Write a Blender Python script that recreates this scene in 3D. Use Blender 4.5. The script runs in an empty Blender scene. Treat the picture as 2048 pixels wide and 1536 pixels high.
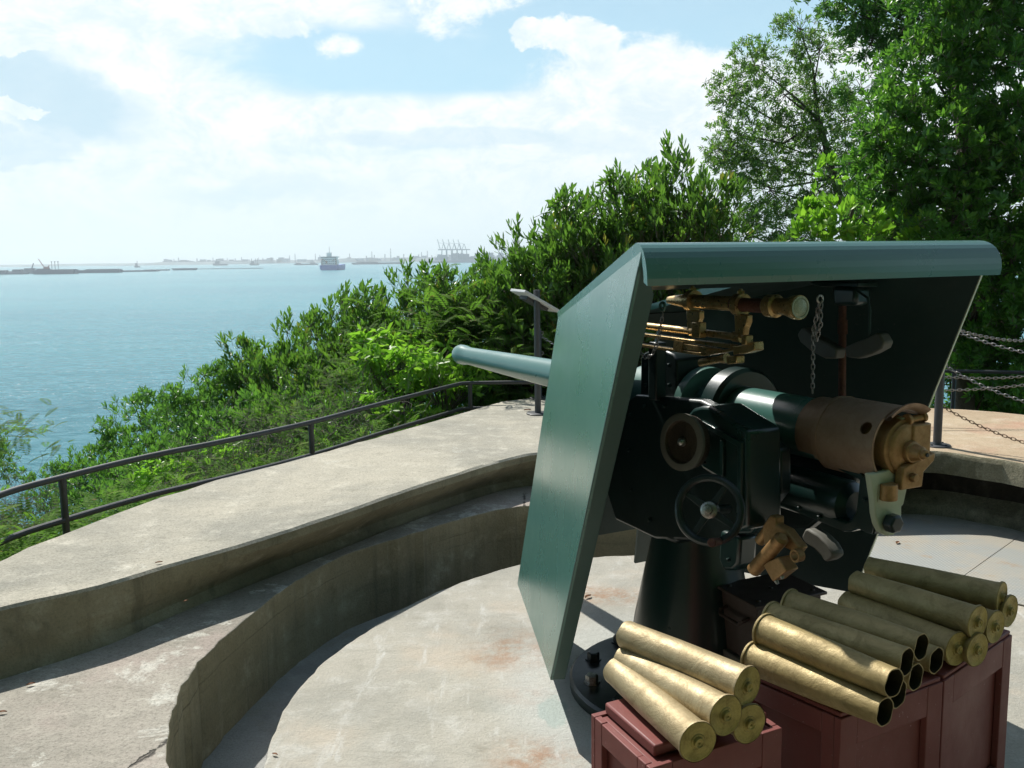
import bpy, math, random
import numpy as np
from mathutils import Vector, Matrix
random.seed(7); rng = np.random.default_rng(11)
sc = bpy.context.scene
COL = sc.collection
# ------------------------------------------------------------------ camera
W, H, FPX = 2048.0, 1536.0, 1900.0
PITCH, ROLL = math.radians(-7.7), math.radians(0.77)
EYE = 1.75                                   # eye height over the platform
_f = Vector((0, math.cos(PITCH), math.sin(PITCH)))
_r0 = Vector((1, 0, 0)); _u0 = _r0.cross(_f)
_r = _r0*math.cos(ROLL) - _u0*math.sin(ROLL)
_u = _r0*math.sin(ROLL) + _u0*math.cos(ROLL)
cam_d = bpy.data.cameras.new("camera"); cam = bpy.data.objects.new("camera", cam_d); COL.objects.link(cam)
cam_d.sensor_width = 36; cam_d.lens = FPX/W*36; cam_d.clip_start = .05; cam_d.clip_end = 40000
m = Matrix((( _r.x, _u.x, -_f.x, 0), (_r.y, _u.y, -_f.y, 0), (_r.z, _u.z, -_f.z, EYE), (0, 0, 0, 1)))
cam.matrix_world = m
sc.camera = cam
# ------------------------------------------------------------------ sun and sky
SUN = Vector((-.45, .74, 1.0)).normalized()
EL = math.asin(SUN.z); AZ = math.atan2(SUN.x, SUN.y)
sd = bpy.data.lights.new("sun", 'SUN'); sd.energy = 5.0; sd.angle = math.radians(.5); sd.color = (1, .968, .90)
so = bpy.data.objects.new("sun", sd); COL.objects.link(so)
so.rotation_euler = (-SUN).to_track_quat('-Z', 'Y').to_euler()
sc.view_settings.view_transform = 'Standard'; sc.view_settings.look = 'None'
sc.view_settings.exposure = 0.25; sc.view_settings.gamma = 1
world = bpy.data.worlds.new("World"); sc.world = world; world.use_nodes = True

class NT:
    def __init__(s, t): s.t = t; s.n = t.nodes; s.l = t.links
    def new(s, typ, **k):
        n = s.n.new(typ)
        for a, b in k.items(): setattr(n, a, b)
        return n
    def put(s, sock, v):
        if isinstance(v, bpy.types.NodeSocket): s.l.new(v, sock)
        else: sock.default_value = v
    def math(s, op, a, b=None, c=None, clamp=False):
        n = s.new('ShaderNodeMath', operation=op); n.use_clamp = clamp
        s.put(n.inputs[0], a)
        if b is not None: s.put(n.inputs[1], b)
        if c is not None: s.put(n.inputs[2], c)
        return n.outputs[0]
    def vmath(s, op, a, b=None):
        n = s.new('ShaderNodeVectorMath', operation=op); s.put(n.inputs[0], a)
        if b is not None: s.put(n.inputs[1], b)
        return n.outputs[0]
    def mix(s, f, a, b, typ='MIX'):
        n = s.new('ShaderNodeMix', data_type='RGBA', blend_type=typ); n.clamp_factor = True
        s.put(n.inputs[0], f); s.put(n.inputs[6], a); s.put(n.inputs[7], b); return n.outputs[2]
    def noise(s, vec, scale, detail=4, rough=.55, dist=0.0):
        n = s.new('ShaderNodeTexNoise'); s.put(n.inputs['Vector'], vec); n.inputs['Scale'].default_value = scale
        n.inputs['Detail'].default_value = detail; n.inputs['Roughness'].default_value = rough
        n.inputs['Distortion'].default_value = dist; return n.outputs[0]
    def ramp(s, f, stops, interp='LINEAR'):
        n = s.new('ShaderNodeValToRGB'); s.put(n.inputs[0], f); r = n.color_ramp; r.interpolation = interp
        while len(r.elements) < len(stops): r.elements.new(.5)
        for e, (p, c) in zip(r.elements, stops):
            e.position = p; e.color = (c, c, c, 1) if isinstance(c, (int, float)) else (*c, 1)
        return n.outputs[0]
    def step(s, v, lo, hi, a=0.0, b=1.0):
        n = s.new('ShaderNodeMapRange', interpolation_type='SMOOTHSTEP'); s.put(n.inputs[0], v)
        n.inputs[1].default_value = lo; n.inputs[2].default_value = hi
        n.inputs[3].default_value = a; n.inputs[4].default_value = b; return n.outputs[0]
    def scale(s, v, sx, sy, sz, rot=(0, 0, 0)):
        n = s.new('ShaderNodeMapping'); s.put(n.inputs[0], v); n.inputs['Scale'].default_value = (sx, sy, sz)
        n.inputs['Rotation'].default_value = rot; return n.outputs[0]

def build_world():
    w = NT(world.node_tree); w.n.clear()
    out = w.new('ShaderNodeOutputWorld'); bg = w.new('ShaderNodeBackground'); w.l.new(bg.outputs[0], out.inputs[0])
    sky = w.new('ShaderNodeTexSky', sky_type='NISHITA'); sky.sun_disc = False
    sky.sun_elevation = EL; sky.sun_rotation = AZ; sky.air_density = 1.0; sky.dust_density = 1.2; sky.ozone_density = 1.0
    tc = w.new('ShaderNodeTexCoord'); d = tc.outputs['Generated']
    sep = w.new('ShaderNodeSeparateXYZ'); w.l.new(d, sep.inputs[0])
    az = w.math('ARCTAN2', sep.outputs[0], sep.outputs[1])
    el = w.math('ARCSINE', sep.outputs[2])
    cmb = w.new('ShaderNodeCombineXYZ'); w.l.new(az, cmb.inputs[0]); w.l.new(el, cmb.inputs[1]); q = cmb.outputs[0]
    # warp the direction with noise so that cloud outlines are ragged
    n1 = w.new('ShaderNodeTexNoise'); w.put(n1.inputs['Vector'], w.scale(q, 1, 1.6, 1)); n1.inputs['Scale'].default_value = 11
    n1.inputs['Detail'].default_value = 9; n1.inputs['Roughness'].default_value = .62
    wv = w.vmath('SUBTRACT', n1.outputs[1], (.5, .5, .5))
    wn = w.new('ShaderNodeVectorMath', operation='SCALE'); w.l.new(wv, wn.inputs[0]); wn.inputs[3].default_value = .075
    qq = w.vmath('ADD', q, wn.outputs[0])
    wn2 = w.new('ShaderNodeVectorMath', operation='SCALE'); w.l.new(wv, wn2.inputs[0]); wn2.inputs[3].default_value = .022
    qs = w.vmath('ADD', q, wn2.outputs[0])
    def blob(px, py, rx, ry, soft=.5, rot=0.0, src=None):
        a = (px-1024)/FPX; e = (512-py)/FPX
        v = w.vmath('SUBTRACT', src or qq, (a, e, 0))
        v = w.scale(v, 1, 1, 1, (0, 0, rot)) if rot else v
        v = w.vmath('MULTIPLY', v, (FPX/rx, FPX/ry, 0))
        ln = w.new('ShaderNodeVectorMath', operation='LENGTH'); w.l.new(v, ln.inputs[0])
        return w.step(ln.outputs['Value'], 1+soft, 1-soft)
    def mx(*a):
        r = a[0]
        for b in a[1:]: r = w.math('MAXIMUM', r, b)
        return r
    nf = w.noise(w.scale(q, 1, 1.5, 1), 17, 10, .68, .35); nw = w.noise(w.scale(q, 1, 4.2, 1), 9, 9, .62, .5)
    def ragged(mask, amt, lo, hi, n=None): return w.step(w.math('ADD', mask, w.math('MULTIPLY', w.math('SUBTRACT', n or nf, .5), amt)), lo, hi)
    blue = mx(blob(830, 145, 400, 78, .8, 0, qs), blob(1150, 60, 380, 120, .8, 0, qs), blob(1340, 110, 150, 110, .8), w.math('MULTIPLY', blob(330, 60, 420, 60, .95), .3), blob(1560, 60, 260, 90, .8),
              w.math('MULTIPLY', blob(760, 310, 330, 26, .95, 0, qs), .62), w.math('MULTIPLY', blob(520, 395, 300, 34, .95, 0, qs), .5))
    blue = w.math('MULTIPLY', ragged(blue, .6, .34, .86, nw), w.step(el, .155, .168, 0.35, 1.0))
    cl = mx(ragged(blob(710, 116, 54, 22, .9, -.15, qs), 1.3, .45, .95), w.math('MULTIPLY', ragged(blob(570, 92, 110, 24, .9), .8, .4, .7), .8), ragged(blob(940, 20, 130, 80, .8), 1.5, .45, .95), ragged(blob(1160, 110, 110, 42, .8), 1.2, .45, .75),
            ragged(blob(1270, 190, 190, 90, .7), 1.0, .35, .75), ragged(blob(1370, 270, 230, 130, .6), .5, .3, .6), ragged(blob(1060, 105, 30, 30, .7), .9, .45, .7))
    shade = mx(ragged(blob(200, 215, 185, 85, .6, .42), .9, .40, 1.05), w.math('MULTIPLY', ragged(blob(105, 165, 60, 50, .6), .9, .45, .7), .8), w.math('MULTIPLY', ragged(blob(560, 385, 260, 34, .9), 1.2, .5, 1.1), .45),
               w.math('MULTIPLY', ragged(blob(1180, 290, 140, 34, .9), 1.1, .5, .9), .4), w.math('MULTIPLY', ragged(blob(900, 285, 300, 22, .9, 0, qs), .9, .45, .8, nw), .5), w.math('MULTIPLY', ragged(blob(110, 300, 180, 40, .8), .9, .45, .8, nw), .6))
    shade = w.math('MULTIPLY', shade, w.math('SUBTRACT', 1.0, mx(ragged(blob(125, 128, 85, 24, .5), .8, .4, .6), ragged(blob(135, 232, 48, 15, .6), .8, .4, .6), ragged(blob(390, 215, 90, 22, .6, .5), .8, .4, .6))))
    n2 = w.noise(w.scale(q, 1, 2.6, 1), 6.5, 8, .6, .3)
    n3 = w.noise(w.scale(q, 1, 1.4, 1), 26, 8, .65, .2)
    gen = w.step(n2, .40, .62)                                   # broken cloud over the rest of the dome
    infield = w.math('MULTIPLY', w.step(w.math('ABSOLUTE', az), .75, .62), w.step(el, .36, .30))
    bl = w.math('MULTIPLY', blue, w.math('SUBTRACT', 1.0, cl))
    
    cov_in = w.math('SUBTRACT', 1.0, w.math('MULTIPLY', bl, .93))
    mm = w.new('ShaderNodeMix', data_type='FLOAT'); w.put(mm.inputs[0], infield); w.put(mm.inputs[2], w.math('MULTIPLY', gen, .35)); w.put(mm.inputs[3], cov_in)
    cov = mm.outputs[0]
    white = w.mix(w.step(nf, .34, .66), (.80, .93, .99, 1), (1.06, 1.09, 1.09, 1))
    white = w.mix(w.step(el, .14, .0), white, (.84, .97, 1.01, 1))
    white = w.mix(shade, white, (.61, .81, .93, 1))
    white = w.mix(w.math('MULTIPLY', w.step(el, .32, .8), .85), white, (.42, .48, .56, 1))
    skyc = w.vmath('MULTIPLY', sky.outputs[0], (.10, .10, .10))
    # thin bright veil in front of the blue, as on any humid day
    veil = w.mix(w.step(el, .5, .12, .12, .88), skyc, (.50, .82, 1.0, 1))
    col = w.mix(cov, veil, white)
    w.put(bg.inputs[0], col); bg.inputs[1].default_value = 0.84
build_world()

# ------------------------------------------------------------------ pixel helpers (photograph pixel -> place)
def ray(x, y): return _f + _r*((x-W/2)/FPX) - _u*((y-H/2)/FPX)
def atz(x, y, z):                       # z measured from the eye
    d = ray(x, y); t = z/d.z; return Vector((d.x*t, d.y*t, z+EYE))
def aty(x, y, Y):
    d = ray(x, y)*(Y/ray(x, y).y); return Vector((d.x, d.y, d.z+EYE))
def zz(z): return z+EYE

# ------------------------------------------------------------------ object helpers
WL = {}
def tag(o, label=None, cat=None, group=None, kind=None):
    if label: o['label'] = label
    if cat: o['category'] = cat
    if group: o['group'] = group
    if kind: o['kind'] = kind
    return o
def empty(name, loc, label=None, cat=None, group=None):
    o = bpy.data.objects.new(name, None); COL.objects.link(o); o.location = loc; o.empty_display_size = .1
    WL[o.name] = Vector(loc); return tag(o, label, cat, group)
def link(name, me, mats, parent=None, origin=None):
    o = bpy.data.objects.new(name, me); COL.objects.link(o)
    base = Vector(origin) if origin is not None else (WL[parent.name].copy() if parent else Vector((0, 0, 0)))
    me.transform(Matrix.Translation(-base))
    for mm_ in (mats if isinstance(mats, (list, tuple)) else [mats]): me.materials.append(mm_)
    if parent: o.parent = parent; o.location = base - WL[parent.name]
    else: o.location = base
    WL[o.name] = base; return o
class MB:
    def __init__(s): s.v = []; s.f = []; s.mi = []; s.cur = 0
    def add(s, vs, fs):
        n = len(s.v); s.v += [tuple(v) for v in vs]; s.f += [tuple(i+n for i in f) for f in fs]; s.mi += [s.cur]*len(fs)
    def box(s, c, size, M=None):
        c = Vector(c); M = M or Matrix.Identity(3)
        vs = [c + M @ Vector((a*size[0]/2, b*size[1]/2, d*size[2]/2)) for a in (-1, 1) for b in (-1, 1) for d in (-1, 1)]
        s.add(vs, [(0, 1, 3, 2), (4, 6, 7, 5), (0, 4, 5, 1), (2, 3, 7, 6), (0, 2, 6, 4), (1, 5, 7, 3)]); return s
    def ring(s, prof, p0, ax, n=24, a0=0, a1=360, up=None, closed=True):
        """lathe: prof = [(distance along axis, radius)] around axis ax from p0; open arcs allowed"""
        ax = Vector(ax).normalized(); up = Vector(up) if up else (Vector((0, 0, 1)) if abs(ax.z) < .9 else Vector((0, 1, 0)))
        e1 = ax.cross(up).normalized(); e2 = e1.cross(ax).normalized(); p0 = Vector(p0)
        full = abs(a1-a0) >= 359.9; k = n if full else n+1; vs = []
        for d, r in prof:
            for i in range(k):
                a = math.radians(a0+(a1-a0)*i/n); vs.append(p0+ax*d+(e1*math.cos(a)+e2*math.sin(a))*r)
        fs = []
        for j in range(len(prof)-1):
            for i in range(n):
                i2 = (i+1) % k if full else i+1
                fs.append((j*k+i, j*k+i2, (j+1)*k+i2, (j+1)*k+i))
        if full and closed:
            if prof[0][1] > 1e-5: fs.append(tuple(range(k))[::-1])
            if prof[-1][1] > 1e-5: fs.append(tuple((len(prof)-1)*k+i for i in range(k)))
        s.add(vs, fs); return s
    def cyl(s, p0, p1, r0, r1=None, n=16):
        p0, p1 = Vector(p0), Vector(p1); L = (p1-p0).length
        return s.ring([(0, r0), (L, r0 if r1 is None else r1)], p0, p1-p0, n)
    def tube(s, pts, r, n=8, closed=False):
        pts = [Vector(p) for p in pts]; N = len(pts); vs = []; prev = None
        for i, p in enumerate(pts):
            t = (pts[(i+1) % N]-pts[i-1]) if closed else (pts[min(i+1, N-1)]-pts[max(i-1, 0)])
            t.normalize()
            if prev is None: prev = t.orthogonal().normalized()
            e1 = (prev-t*prev.dot(t)).normalized(); prev = e1; e2 = t.cross(e1)
            rr = r[i] if isinstance(r, (list, tuple)) else r
            for k in range(n):
                a = 2*math.pi*k/n; vs.append(p+(e1*math.cos(a)+e2*math.sin(a))*rr)
        fs = []
        for j in range(N if closed else N-1):
            j2 = (j+1) % N
            for k in range(n): fs.append((j*n+k, j*n+(k+1) % n, j2*n+(k+1) % n, j2*n+k))
        if not closed: fs += [tuple(range(n))[::-1], tuple((N-1)*n+k for k in range(n))]
        s.add(vs, fs); return s
    def prism(s, poly, vec):
        vec = Vector(vec); n = len(poly); vs = [Vector(p) for p in poly]+[Vector(p)+vec for p in poly]
        s.add(vs, [tuple(range(n))[::-1], tuple(range(n, 2*n))]+[(i, (i+1) % n, (i+1) % n+n, i+n) for i in range(n)]); return s
    def strip(s, rows):                     # grid of points
        n = len(rows[0]); vs = [p for r in rows for p in r]
        s.add(vs, [(j*n+i, j*n+i+1, (j+1)*n+i+1, (j+1)*n+i) for j in range(len(rows)-1) for i in range(n-1)]); return s
    def build(s, name, mats, parent=None, origin=None, bevel=0, smooth=True, ang=35, seg=2):
        me = bpy.data.meshes.new(name); me.from_pydata(s.v, [], s.f)
        me.polygons.foreach_set('material_index', s.mi)
        import bmesh
        bm = bmesh.new(); bm.from_mesh(me); bmesh.ops.recalc_face_normals(bm, faces=bm.faces); bm.to_mesh(me); bm.free()
        if smooth: me.shade_smooth(); me.set_sharp_from_angle(angle=math.radians(ang))
        o = link(name, me, mats, parent, origin)
        if bevel:
            b = o.modifiers.new('bevel', 'BEVEL'); b.width = bevel; b.segments = seg; b.limit_method = 'ANGLE'; b.angle_limit = math.radians(40)
            b.harden_normals = False
        return o

# ------------------------------------------------------------------ materials
def new_mat(name):
    mt = bpy.data.materials.new(name); mt.use_nodes = True; t = NT(mt.node_tree); b = t.n['Principled BSDF']; return mt, t, b
def coord(t, world=True):
    if world: return t.new('ShaderNodeNewGeometry').outputs['Position']
    return t.new('ShaderNodeTexCoord').outputs['Object']
def bump(t, b, h, strength, dist=.01):
    n = t.new('ShaderNodeBump'); n.inputs['Strength'].default_value = strength; n.inputs['Distance'].default_value = dist
    t.put(n.inputs['Height'], h); t.put(b.inputs['Normal'], n.outputs[0]); return n
def paint(name, col, rough=.35, var=.25, wear=None, coat=0.0, metal=0.0, grime=.3, bumps=.15, scale=3.0, world=True):
    mt, t, b = new_mat(name); p = coord(t, world)
    n = t.noise(p, scale, 6, .6); n2 = t.noise(p, scale*9, 4, .6)
    c = t.mix(t.step(n, .3, .75, 0, var), (*col, 1), (col[0]*.55, col[1]*.6, col[2]*.6, 1))
    c = t.mix(t.step(n2, .52, .72, 0, grime), c, (col[0]*.7+.03, col[1]*.7+.03, col[2]*.6+.025, 1))
    if wear:
        n3 = t.noise(p, scale*14, 5, .7); c = t.mix(t.step(n3, .665, .70), c, (*wear, 1))
    t.put(b.inputs['Base Color'], c); t.put(b.inputs['Roughness'], t.step(n, .2, .8, rough*.8, min(1, rough*1.35)))
    b.inputs['Metallic'].default_value = metal; b.inputs['Coat Weight'].default_value = coat; b.inputs['Coat Roughness'].default_value = .18
    bump(t, b, t.math('ADD', t.math('MULTIPLY', n2, .5), n), bumps, .004); return mt
def rust_metal(name, col, col2, rough=.55, metal=.3, scale=9, world=True, bumps=.4):
    mt, t, b = new_mat(name); p = coord(t, world)
    n = t.noise(p, scale, 8, .65); n2 = t.noise(p, scale*6, 5, .7)
    t.put(b.inputs['Base Color'], t.mix(t.math('ADD', t.step(n, .35, .65, 0, .75), t.step(n2, .45, .7, 0, .25)), (*col, 1), (*col2, 1)))
    t.put(b.inputs['Roughness'], t.step(n2, .3, .7, rough-.12, rough+.15)); b.inputs['Metallic'].default_value = metal
    bump(t, b, t.math('ADD', n, t.math('MULTIPLY', n2, .6)), bumps, .003); return mt
def brass(name, base, dark, metal=.85, rough=.36):
    mt, t, b = new_mat(name); p = coord(t, False); oi = t.new('ShaderNodeObjectInfo')
    off = t.new('ShaderNodeCombineXYZ'); t.put(off.inputs[0], t.math('MULTIPLY', oi.outputs['Random'], 37.0))
    q = t.vmath('ADD', p, off.outputs[0])
    n = t.noise(q, 13, 9, .74, .9); n2 = t.noise(q, 70, 5, .7); n3 = t.noise(t.scale(q, 6, 6, 34), 6, 5, .6)
    c = t.mix(t.step(n, .38, .66), (*base, 1), (*dark, 1)); c = t.mix(t.step(n2, .6, .74, 0, .55), c, (dark[0]*.5, dark[1]*.5, dark[2]*.45, 1))
    c = t.mix(t.step(n3, .55, .75, 0, .4), c, (base[0]*1.15, base[1]*1.15, base[2]*1.2, 1))
    c = t.mix(t.step(oi.outputs['Random'], 0, 1, 0, .35), c, (dark[0], dark[1], dark[2], 1))
    t.put(b.inputs['Base Color'], c); t.put(b.inputs['Roughness'], t.math('ADD', t.step(n, .3, .7, rough-.06, rough+.16), t.step(n2, .5, .8, 0, .12)))
    b.inputs['Metallic'].default_value = metal
    bump(t, b, t.math('ADD', t.math('MULTIPLY', n, 1.0), t.math('MULTIPLY', n2, .35)), .7, .004); return mt
def concrete(name, base, dark, light, sc_=1.0, grain=.5, white=None, rust=None, streak=None, pink=None, moss=None, cracks=False, joints=None):
    mt, t, b = new_mat(name); p = coord(t)
    big = t.noise(p, .9*sc_, 7, .62, .4); mid = t.noise(p, 5*sc_, 8, .66); fine = t.noise(p, 60, 5, .75); peb = t.noise(p, 160, 3, .7)
    c = t.mix(t.step(big, .32, .68), (*dark, 1), (*base, 1)); c = t.mix(t.step(mid, .5, .75, 0, .75), c, (*light, 1))
    c = t.mix(t.step(mid, .46, .25, 0, .6), c, (dark[0]*.75, dark[1]*.75, dark[2]*.7, 1))
    if pink: c = t.mix(t.step(t.noise(p, 1.7, 5, .6), .5, .7, 0, .55), c, (*pink, 1))
    if moss: c = t.mix(t.step(t.noise(p, 2.3, 7, .7), .48, .62, 0, .75), c, (*moss, 1))
    if white:
        w_ = t.math('MULTIPLY', t.step(t.noise(t.vmath('ADD', p, (3.1, 7.7, 0)), 2.4, 9, .72, .3), white[0], white[0]+.05), t.step(t.noise(p, 22, 5, .7), .35, .55, .3, 1))
        c = t.mix(t.math('MULTIPLY', w_, white[1]*.75), c, (.56, .55, .49, 1))
    if streak:                                # water marks running down the face
        sx = t.noise(t.scale(p, 7, 7, .35), 1.6, 6, .65); c = t.mix(t.step(sx, .52, .74, 0, .55), c, (*streak[0], 1))
        s2 = t.noise(t.scale(t.vmath('ADD', p, (9, 2, 1)), 9, 9, .3), 1.5, 5, .6); c = t.mix(t.step(s2, .58, .74, 0, .4), c, (*streak[1], 1))
        s3 = t.noise(t.scale(p, 1.2, 1.2, 14), 1.7, 4, .6); c = t.mix(t.step(s3, .55, .75, 0, .3), c, (*streak[0], 1))
    if rust:
        for (cx, cy, r1, r2, amt, sel) in rust:
            v = t.vmath('SUBTRACT', p, (cx, cy, 0)); v = t.vmath('MULTIPLY', v, (1, 1, 0))
            ln = t.new('ShaderNodeVectorMath', operation='LENGTH'); t.l.new(v, ln.inputs[0]); d = ln.outputs['Value']
            d = t.math('ADD', d, t.math('MULTIPLY', t.math('SUBTRACT', mid, .5), sel))
            f = t.math('MULTIPLY', t.step(d, r2, r2*.15), t.step(t.noise(p, 8, 8, .75), .36, .66))
            c = t.mix(t.math('MULTIPLY', f, amt), c, (.30, .135, .05, 1))
    if name == 'platform_concrete':
        sm = t.noise(t.scale(p, 1.0, 6.5, 1, (0, 0, .45)), 2.2, 7, .7, .2); c = t.mix(t.step(sm, .54, .72, 0, .5), c, (.27, .26, .215, 1))
        lt = t.noise(t.scale(p, 5.5, 1.1, 1, (0, 0, .3)), 1.9, 6, .7, .3); c = t.mix(t.step(lt, .56, .72, 0, .55), c, (.58, .58, .55, 1))
        vv = t.vmath('MULTIPLY', t.vmath('SUBTRACT', p, (.15, 3.48, 0)), (14, 7, 0)); l2 = t.new('ShaderNodeVectorMath', operation='LENGTH'); t.l.new(vv, l2.inputs[0])
        c = t.mix(t.step(t.math('ADD', l2.outputs['Value'], t.math('MULTIPLY', t.math('SUBTRACT', mid, .5), 2.5)), 1.0, .7, 0, .8), c, (.16, .25, .21, 1))
        vr = t.new('ShaderNodeVectorMath', operation='LENGTH'); t.l.new(t.vmath('MULTIPLY', t.vmath('SUBTRACT', p, (.72, 3.68, 0)), (1, 1, 0)), vr.inputs[0])
        rg_ = t.math('MULTIPLY', t.step(t.math('ADD', vr.outputs['Value'], t.math('MULTIPLY', t.math('SUBTRACT', mid, .5), .18)), .92, .62), t.step(vr.outputs['Value'], .3, .5)); c = t.mix(t.math('MULTIPLY', rg_, .55), c, (.52, .55, .53, 1))
    if joints:
        sp = t.new('ShaderNodeSeparateXYZ'); t.put(sp.inputs[0], p)
        for lvl in joints:
            f = t.step(t.math('ABSOLUTE', t.math('SUBTRACT', t.math('ADD', sp.outputs[2], t.math('MULTIPLY', t.math('SUBTRACT', mid, .5), .02)), lvl)), .006, .001)
            c = t.mix(t.math('MULTIPLY', f, t.step(big, .42, .6, .0, .6)), c, (dark[0]*.4, dark[1]*.4, dark[2]*.4, 1))
    h = t.math('ADD', t.math('MULTIPLY', mid, 1.6), t.math('ADD', t.math('MULTIPLY', fine, .55), t.math('MULTIPLY', peb, .35)))
    if cracks:
        vor = t.new('ShaderNodeTexVoronoi', feature='DISTANCE_TO_EDGE'); t.put(vor.inputs['Vector'], t.vmath('ADD', t.vmath('MULTIPLY', p, (1, .55, 1)), t.vmath('MULTIPLY', t.new('ShaderNodeTexNoise').outputs[1], (.0, .0, .0))))
        vor.inputs['Scale'].default_value = .75
        wob = t.noise(p, 6, 6, .7); dd = t.math('ADD', vor.outputs['Distance'], t.math('MULTIPLY', t.math('SUBTRACT', wob, .5), .07))
        cr = t.math('MULTIPLY', t.step(t.math('ABSOLUTE', dd), .007, .001), t.step(t.noise(p, 1.1, 3, .5), .46, .56)); c = t.mix(t.math('MULTIPLY', cr, .85), c, (.05, .045, .04, 1))
        h = t.math('SUBTRACT', h, t.math('MULTIPLY', cr, 1.5))
    peb2 = t.noise(p, 95, 3, .8); c = t.mix(t.step(peb2, .3, .7, 0, 1), c, t.mix(.5, c, t.vmath('MULTIPLY', c, (1.0+grain*.9, 1.0+grain*.9, 1.0+grain*.88)))); c = t.mix(t.math('MULTIPLY', t.step(peb2, .5, .28), grain*.75), c, (dark[0]*.6, dark[1]*.6, dark[2]*.58, 1)); pit = t.step(peb, .60, .72); c = t.mix(t.math('MULTIPLY', pit, grain), c, (dark[0]*.45, dark[1]*.45, dark[2]*.42, 1))
    spk = t.step(fine, .6, .76); c = t.mix(t.math('MULTIPLY', spk, grain*.8), c, (light[0]*1.1, light[1]*1.1, light[2]*1.08, 1))
    t.put(b.inputs['Base Color'], c); b.inputs['Roughness'].default_value = .93; b.inputs['Specular IOR Level'].default_value = .25
    bump(t, b, h, .75, .012); return mt

M = {}
M['par_top'] = concrete('parapet_concrete', (.40, .37, .30), (.27, .26, .22), (.52, .49, .41), 1.3, .65, white=(.62, .5))
M['par_red'] = concrete('reddish_parapet_concrete', (.45, .36, .25), (.36, .27, .18), (.54, .47, .36), 1.2, .45, pink=(.40, .20, .14))
M['wall'] = concrete('stained_wall_concrete', (.33, .29, .195), (.19, .165, .105), (.45, .41, .30), 1.0, .35, streak=((.105, .095, .065), (.29, .28, .22)), joints=(.13,))
M['wall_r'] = concrete('lichened_wall_concrete', (.26, .24, .17), (.10, .095, .065), (.40, .38, .28), 2.0, .6, streak=((.07, .06, .04), (.3, .28, .22)), moss=(.09, .085, .05))
M['wall_black'] = concrete('recess_shade_concrete', (.035, .03, .022), (.012, .011, .009), (.07, .06, .045), 2.0, .3, streak=((.02, .02, .015), (.08, .07, .05)))  # near-black colour paints in the shade of the recess under the right slab
M['ledge'] = concrete('ledge_concrete', (.34, .31, .265), (.225, .215, .18), (.43, .40, .34), 1.2, .6, white=(.535, .9), pink=(.36, .29, .26), cracks=True)
PC = (.72, 3.68)
M['floor'] = concrete('platform_concrete', (.43, .405, .345), (.32, .31, .27), (.53, .52, .48), 1.1, .28, white=(.6, .5), pink=(.50, .42, .33),
    rust=((.03, 4.0, .0, .34, .75, .25), (.10, 3.12, .0, .26, .8, .2), (.06, 3.62, 0, .16, .6, .2), (.35, 4.75, .0, .22, .8, .12), (.55, 4.72, 0, .18, .7, .1), (-.25, 2.9, 0, .1, .25, .1)))

M['gutter'] = concrete('gutter_concrete', (.36, .36, .34), (.25, .25, .24), (.42, .42, .40), 1.2, .3, moss=(.27, .26, .22))

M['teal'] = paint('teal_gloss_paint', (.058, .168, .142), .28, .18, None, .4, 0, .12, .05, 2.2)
M['teal_worn'] = paint('worn_teal_paint', (.07, .17, .145), .42, .25, (.2, .33, .29), .15, 0, .2, .12, 4)
M['dark'] = paint('shade_dark_green_paint', (.007, .031, .028), .30, .3, None, .4, 0, .15, .12, 4)  # gun's teal paint, darkened so the colour carries the shade around the mount
M['black'] = paint('black_green_iron', (.008, .02, .019), .38, .3, (.03, .045, .04), .2, 0, .2, .25, 6)
M['inner'] = paint('shaded_inner_shield_paint', (.012, .036, .030), .48, .3, (.05, .06, .05), .1, 0, .25, .2, 3)  # same paint as outside, interior shade put into a darker colour
M['flange'] = paint('flange_shade_teal', (.032, .085, .072), .45, .25, None, .1, 0, .2, .1, 4)  # shield's teal paint, with the shade on its rear edge put into the colour
M['discb'] = rust_metal('brown_disc', (.085, .065, .045), (.05, .035, .025), .5, .5, 25)
M['pale'] = paint('pale_green_plate', (.56, .60, .43), .5, .25, (.25, .29, .2), 0, 0, .2, .1, 9)
M['bronze'] = rust_metal('dull_bronze', (.42, .25, .105), (.26, .15, .055), .48, .55, 12)
M['copper'] = rust_metal('brown_copper_casing', (.33, .225, .15), (.24, .15, .09), .5, .45, 7, bumps=.2)
M['sightbrass'] = rust_metal('sight_brass', (.50, .36, .17), (.33, .22, .09), .34, .75, 14, bumps=.2)
M['brass'] = brass('bright_brass', (.42, .335, .19), (.28, .215, .11), .38, .46)
M['brass_old'] = brass('aged_brass', (.37, .28, .12), (.24, .18, .07), .28, .46)
M['brass_in'] = rust_metal('tarnished_inside', (.06, .05, .02), (.03, .025, .01), .6, .5, 20, False)
M['brass_face'] = rust_metal('brass_base_face', (.36, .29, .09), (.22, .17, .05), .5, .6, 26, False, .5)
M['redp'] = paint('maroon_crate_paint', (.19, .046, .038), .55, .35, (.34, .2, .19), 0, 0, .35, .3, 5)
M['rail'] = paint('grey_black_rail_paint', (.035, .038, .042), .5, .3, (.10, .10, .10), .1, 0, .3, .2, 9)
M['post'] = paint('slate_post_paint', (.05, .055, .062), .5, .25, None, .1, 0, .2, .1, 9)
M['steel'] = rust_metal('bright_steel', (.45, .45, .43), (.22, .2, .17), .35, .9, 30)
M['chain'] = rust_metal('galvanised_chain', (.33, .33, .33), (.18, .17, .16), .42, .8, 40)
M['chain_rust'] = rust_metal('rusty_chain', (.20, .14, .085), (.10, .065, .04), .6, .5, 40)
M['rust'] = rust_metal('rusty_rod', (.13, .05, .03), (.07, .03, .02), .7, .2, 18)
M['pad'] = paint('grey_leather_pad', (.13, .125, .105), .6, .3, None, 0, 0, .3, .2, 12)
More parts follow.
